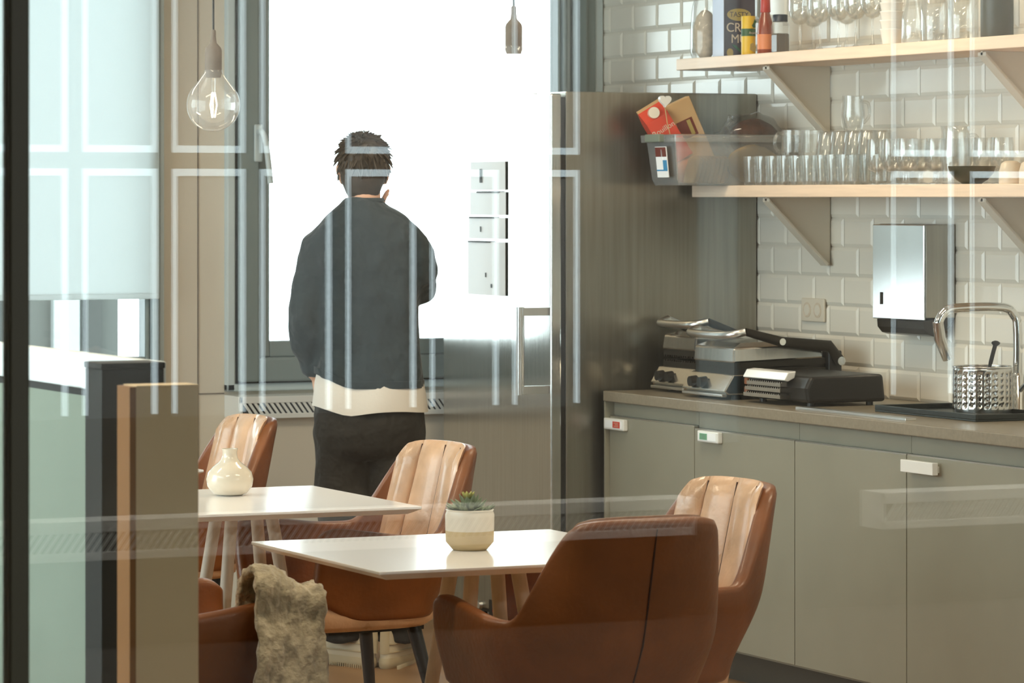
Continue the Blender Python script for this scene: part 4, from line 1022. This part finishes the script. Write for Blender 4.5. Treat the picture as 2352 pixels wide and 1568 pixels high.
# right hand on the cheek: palm plus five separate fingers; left hand in the trouser pocket
def hand(bm,w,d,side,curl,s=1):
    d=Vector(d).normalized(); sd=(Vector(side)-d*Vector(side).dot(d)).normalized(); nr=d.cross(sd)*s
    tube(bm,[w-d*.01,w+d*.03,w+d*.08,w+d*.092],[(.024,.016),(.034,.016),(.040,.014),(.036,.010)],12,up=sd)
    for i,(off,l) in enumerate(((-.030,.064),(-.010,.074),(.010,.070),(.029,.054))):
        a=w+d*.082+sd*off; p=[a]; ang=0
        for k in range(3):
            ang+=curl; a=a+(d*math.cos(ang)+nr*math.sin(ang))*l*(.45,.32,.23)[k]; p.append(a)
        tube(bm,p,[.0092,.0088,.008,.0066],8)
    a=w+d*.028-sd*.03; tube(bm,[a,a-sd*.02+d*.022+nr*.012,a-sd*.026+d*.045+nr*.02,a-sd*.024+d*.062+nr*.024],[.011,.0105,.0095,.007],8)
hand(b,WRR,(-.02-.0,-.030,.13),(0,1,.15),.30,-1)
hand(b,WRL,(.10,.08,-.75),(0,1,.1),.25,1)
body=obj('body', b, 'skin', P, smooth=True); remesh(body,.0065,3)
# hair
b=BM()
def hairf(p):
    n=noise.noise(p*22)*.10+noise.noise(Vector((p.x*60,p.y*60,p.z*14)))*.05
    return p*(1+n)
ell(b,HC+Vector((0,-.012,.030)),(.086,.098,.094),36,26,hairf)
tube(b,[HC+Vector((0,-.055,.03)),HC+Vector((0,-.060,-.03)),HC+Vector((0,-.046,-.075)),HC+Vector((.001,-.036,-.092))],[(.082,.05),(.075,.046),(.058,.036),(.046,.022)],18,up=(1,0,0))
for s in (-1,1): tube(b,[HC+Vector((s*.070,.008,.03)),HC+Vector((s*.073,.006,-.012)),HC+Vector((s*.068,.004,-.03))],[(.03,.012),(.02,.009),(.008,.005)],10,up=(0,1,0))
rnd=random.Random(3)
for k in range(420):
    a=rnd.uniform(0,2*PI); e=rnd.uniform(-.5,1.45)
    dv=Vector((math.cos(a)*math.cos(e),math.sin(a)*math.cos(e),math.sin(e)))
    if dv.y>.45 and dv.z<.35: continue
    if dv.z<0 and dv.y>.1: continue
    p=HC+Vector((0,-.012,.030))+Vector((dv.x*.084,dv.y*.096,dv.z*.092))
    tdir=(Vector((.35*dv.x+rnd.uniform(-.3,.3),.35*dv.y+rnd.uniform(-.3,.3),-1+1.2*max(0,dv.z)))); tdir=(tdir-dv*tdir.dot(dv)).normalized()
    l=rnd.uniform(.025,.05)
    tube(b,[p-dv*.004,p+dv*.004+tdir*l*.4,p+dv*.009+tdir*l*.8,p+dv*.012+tdir*l],[.005,.005,.003,.0008],5)
obj('hair', b, 'hair', P, smooth=True)
# sweatshirt
def ring(z,cx,cy,rx,ry,p=2.4,n=36):
    out=[]
    for i in range(n):
        a=2*PI*i/n; c,s=math.cos(a),math.sin(a)
        out.append(Vector((cx+rx*math.copysign(abs(c)**(2/p),c),cy+ry*math.copysign(abs(s)**(2/p),s),z)))
    return out
b=BM()
loft(b,[ring(*q) for q in ((.945,.012,.0,.176,.128),(.965,.012,0,.188,.136),(1.0,.012,0,.186,.134),(1.10,.010,0,.176,.128),(1.25,.004,0,.176,.126),(1.38,.0,-.004,.182,.126),(1.45,0,-.008,.180,.116),(1.495,0,-.010,.163,.098),(1.53,0,-.012,.138,.084),(1.555,-.002,-.010,.106,.075),(1.575,-.003,-.006,.078,.068),(1.592,-.004,-.002,.069,.066))])
tube(b,smoothpath([(-.125,-.01,1.455),(-.150,-.01,1.425),(-.178,-.012,1.34),(-.194,-.022,1.24),(-.190,-.018,1.15),(-.182,.012,1.06),(-.172,.04,.99),(-.168,.05,.95)],3),[.062]*3+[.070]*3+[.068]*3+[.065]*3+[.066]*3+[.056]*3+[.046]*3+[.038],18)
tube(b,smoothpath([(.125,-.01,1.46),(.152,-.008,1.43),(.178,.01,1.37),(.190,.045,1.31),(.182,.075,1.272),(.15,.10,1.33),(.10,.12,1.43),(.070,.125,1.485)],3),[.060]*3+[.068]*3+[.062]*3+[.054]*3+[.048]*3+[.052]*3+[.046]*3+[.038],18)
for v_ in b.verts:
    if v_.co.z < .97: v_.co.z += .05*sst(.03,.19,-v_.co.x)*(1 if v_.co.x > -.215 else 0)
sw=obj('sweatshirt', b, 'sweat', P, smooth=True); remesh(sw,.011,4,(.034,.13))
b=BM(); loft(b,[ring(1.572,-.004,-.002,.080,.072,2.1),ring(1.572,-.004,-.002,.066,.060,2.1),ring(1.594,-.004,.0,.060,.059,2.1),ring(1.597,-.004,0,.065,.064,2.1),ring(1.585,-.004,0,.073,.070,2.1)]); obj('collar', b, 'sweat', sw, smooth=True)
def rise(P):
    return [Vector((p.x,p.y,p.z+.05*sst(.03,.19,-p.x))) for p in P]
b=BM(); loft(b,[rise(q_) for q_ in [ring(.925,.012,0,.181,.131),ring(.925,.012,0,.172,.122),ring(.975,.012,0,.176,.126),ring(.975,.012,0,.190,.139),ring(.95,.012,0,.189,.138)]]); wb=obj('waistband', b, 'sweat', sw, smooth=True)
# tee hem
b=BM(); 
def teering(z,k,ph):
    r_=ring(z,.015,0,.188+k,.140+k,2.3,48)
    return [Vector((p.x+.004*math.sin(i*1.1+ph),p.y+.004*math.cos(i*.9+ph),p.z+.018*math.sin(p.x*9+.6)*(1 if z<.9 else 0))) for i,p in enumerate(r_)]
loft(b,[rise(q_) for q_ in [teering(.965,-.006,0),teering(.92,.002,.5),teering(.88,.006,1),teering(.855,.008,1.4),teering(.855,.004,1.4),teering(.92,-.002,.5)]]); obj('tshirt', b, 'tee', P, smooth=True)
# trousers
b=BM()
loft(b,[ring(*q) for q in ((.955,.012,0,.165,.118),(.90,.012,0,.178,.130),(.85,.014,-.004,.188,.138),(.79,.014,-.006,.190,.138),(.74,.014,-.004,.182,.125),(.71,.014,0,.165,.10))])
for x0,x1,w in ((-.080,-.066,1),(.106,.108,1)):
    tube(b,smoothpath([(x0,-.002,.80),(x0,0,.68),((x0+x1)/2,.008,.50),(x1,-.004,.34),(x1,-.006,.18),(x1,.002,.085)],4),[.098]*4+[.094]*4+[.088]*4+[.082]*4+[.082]*4+[.078],20)
tr=obj('trousers', b, 'trous', P, smooth=True); remesh(tr,.011,3,(.022,.10))
b=BM(); tube(b,[(-.166,.03,.86),(-.164,.04,.80),(-.158,.03,.74)],[(.006,.02),(.008,.03),(.005,.02)],10); obj('pocket_edge', b, 'trous', tr, smooth=True)
# sneakers
def shoe(cx,cy,rz,label):
    rot=Matrix.Rotation(R(rz),3,'Z')
    def foot(z,f,w0,y0=-.145,y1=.155,n=40):
        out=[]
        for i in range(n):
            a=2*PI*i/n; s,c=math.sin(a),math.cos(a)
            y=(y0+y1)/2+(y1-y0)/2*math.copysign(abs(s)**.85,s)*f
            wd=w0*(.80+.22*sst(-.1,.08,y)); x=wd*math.copysign(abs(c)**.75,c)
            out.append(rot@Vector((x,y,z))+Vector((cx,cy,0)))
        return out
    b=BM(); loft(b,[foot(.0,.97,.046),foot(.006,1.0,.050),foot(.022,1.02,.052),foot(.036,.99,.048)])
    so=obj('sneaker', b, 'sole', P, smooth=True)
    b=BM()
    for k in range(26):
        y=-.14+.285*k/25
        for s in (-1,1): box(b,tuple(rot@Vector((s*.047-.004,y,0.0))+Vector((cx,cy,0))),tuple(rot@Vector((s*.047+.004,y+.005,.012))+Vector((cx,cy,0))))
    obj('sole_tread', b, 'sole', so)
    b=BM(); loft(b,[foot(.032,.97,.046),foot(.05,.97,.047),foot(.072,.90,.043,-.142,.11),foot(.092,.85,.038,-.140,.055),foot(.115,.80,.036,-.135,.015),foot(.13,.76,.034,-.134,.0)])
    up=obj('upper', b, 'shoe', so, smooth=True)
    b=BM()
    for z,f,w_,y1 in ((.055,.975,.0485,.155),(.082,.90,.0425,.085)):
        r_=foot(z,f,w_,-.143,y1); tube(b,r_+[r_[0]],.003,6)
    obj('overlay_band', b, 'sole', so, smooth=True)
    b=BM(); tube(b,[rot@Vector((0,-.140,.05))+Vector((cx,cy,0)),rot@Vector((0,-.142,.10))+Vector((cx,cy,0)),rot@Vector((0,-.136,.14))+Vector((cx,cy,0))],[(.016,.004)]*3,8,up=(1,0,0)); obj('heel_tab', b, 'sole', so, smooth=True)
    return so
shoe(-.065,.03,42,''); shoe(.108,.035,-16,'')
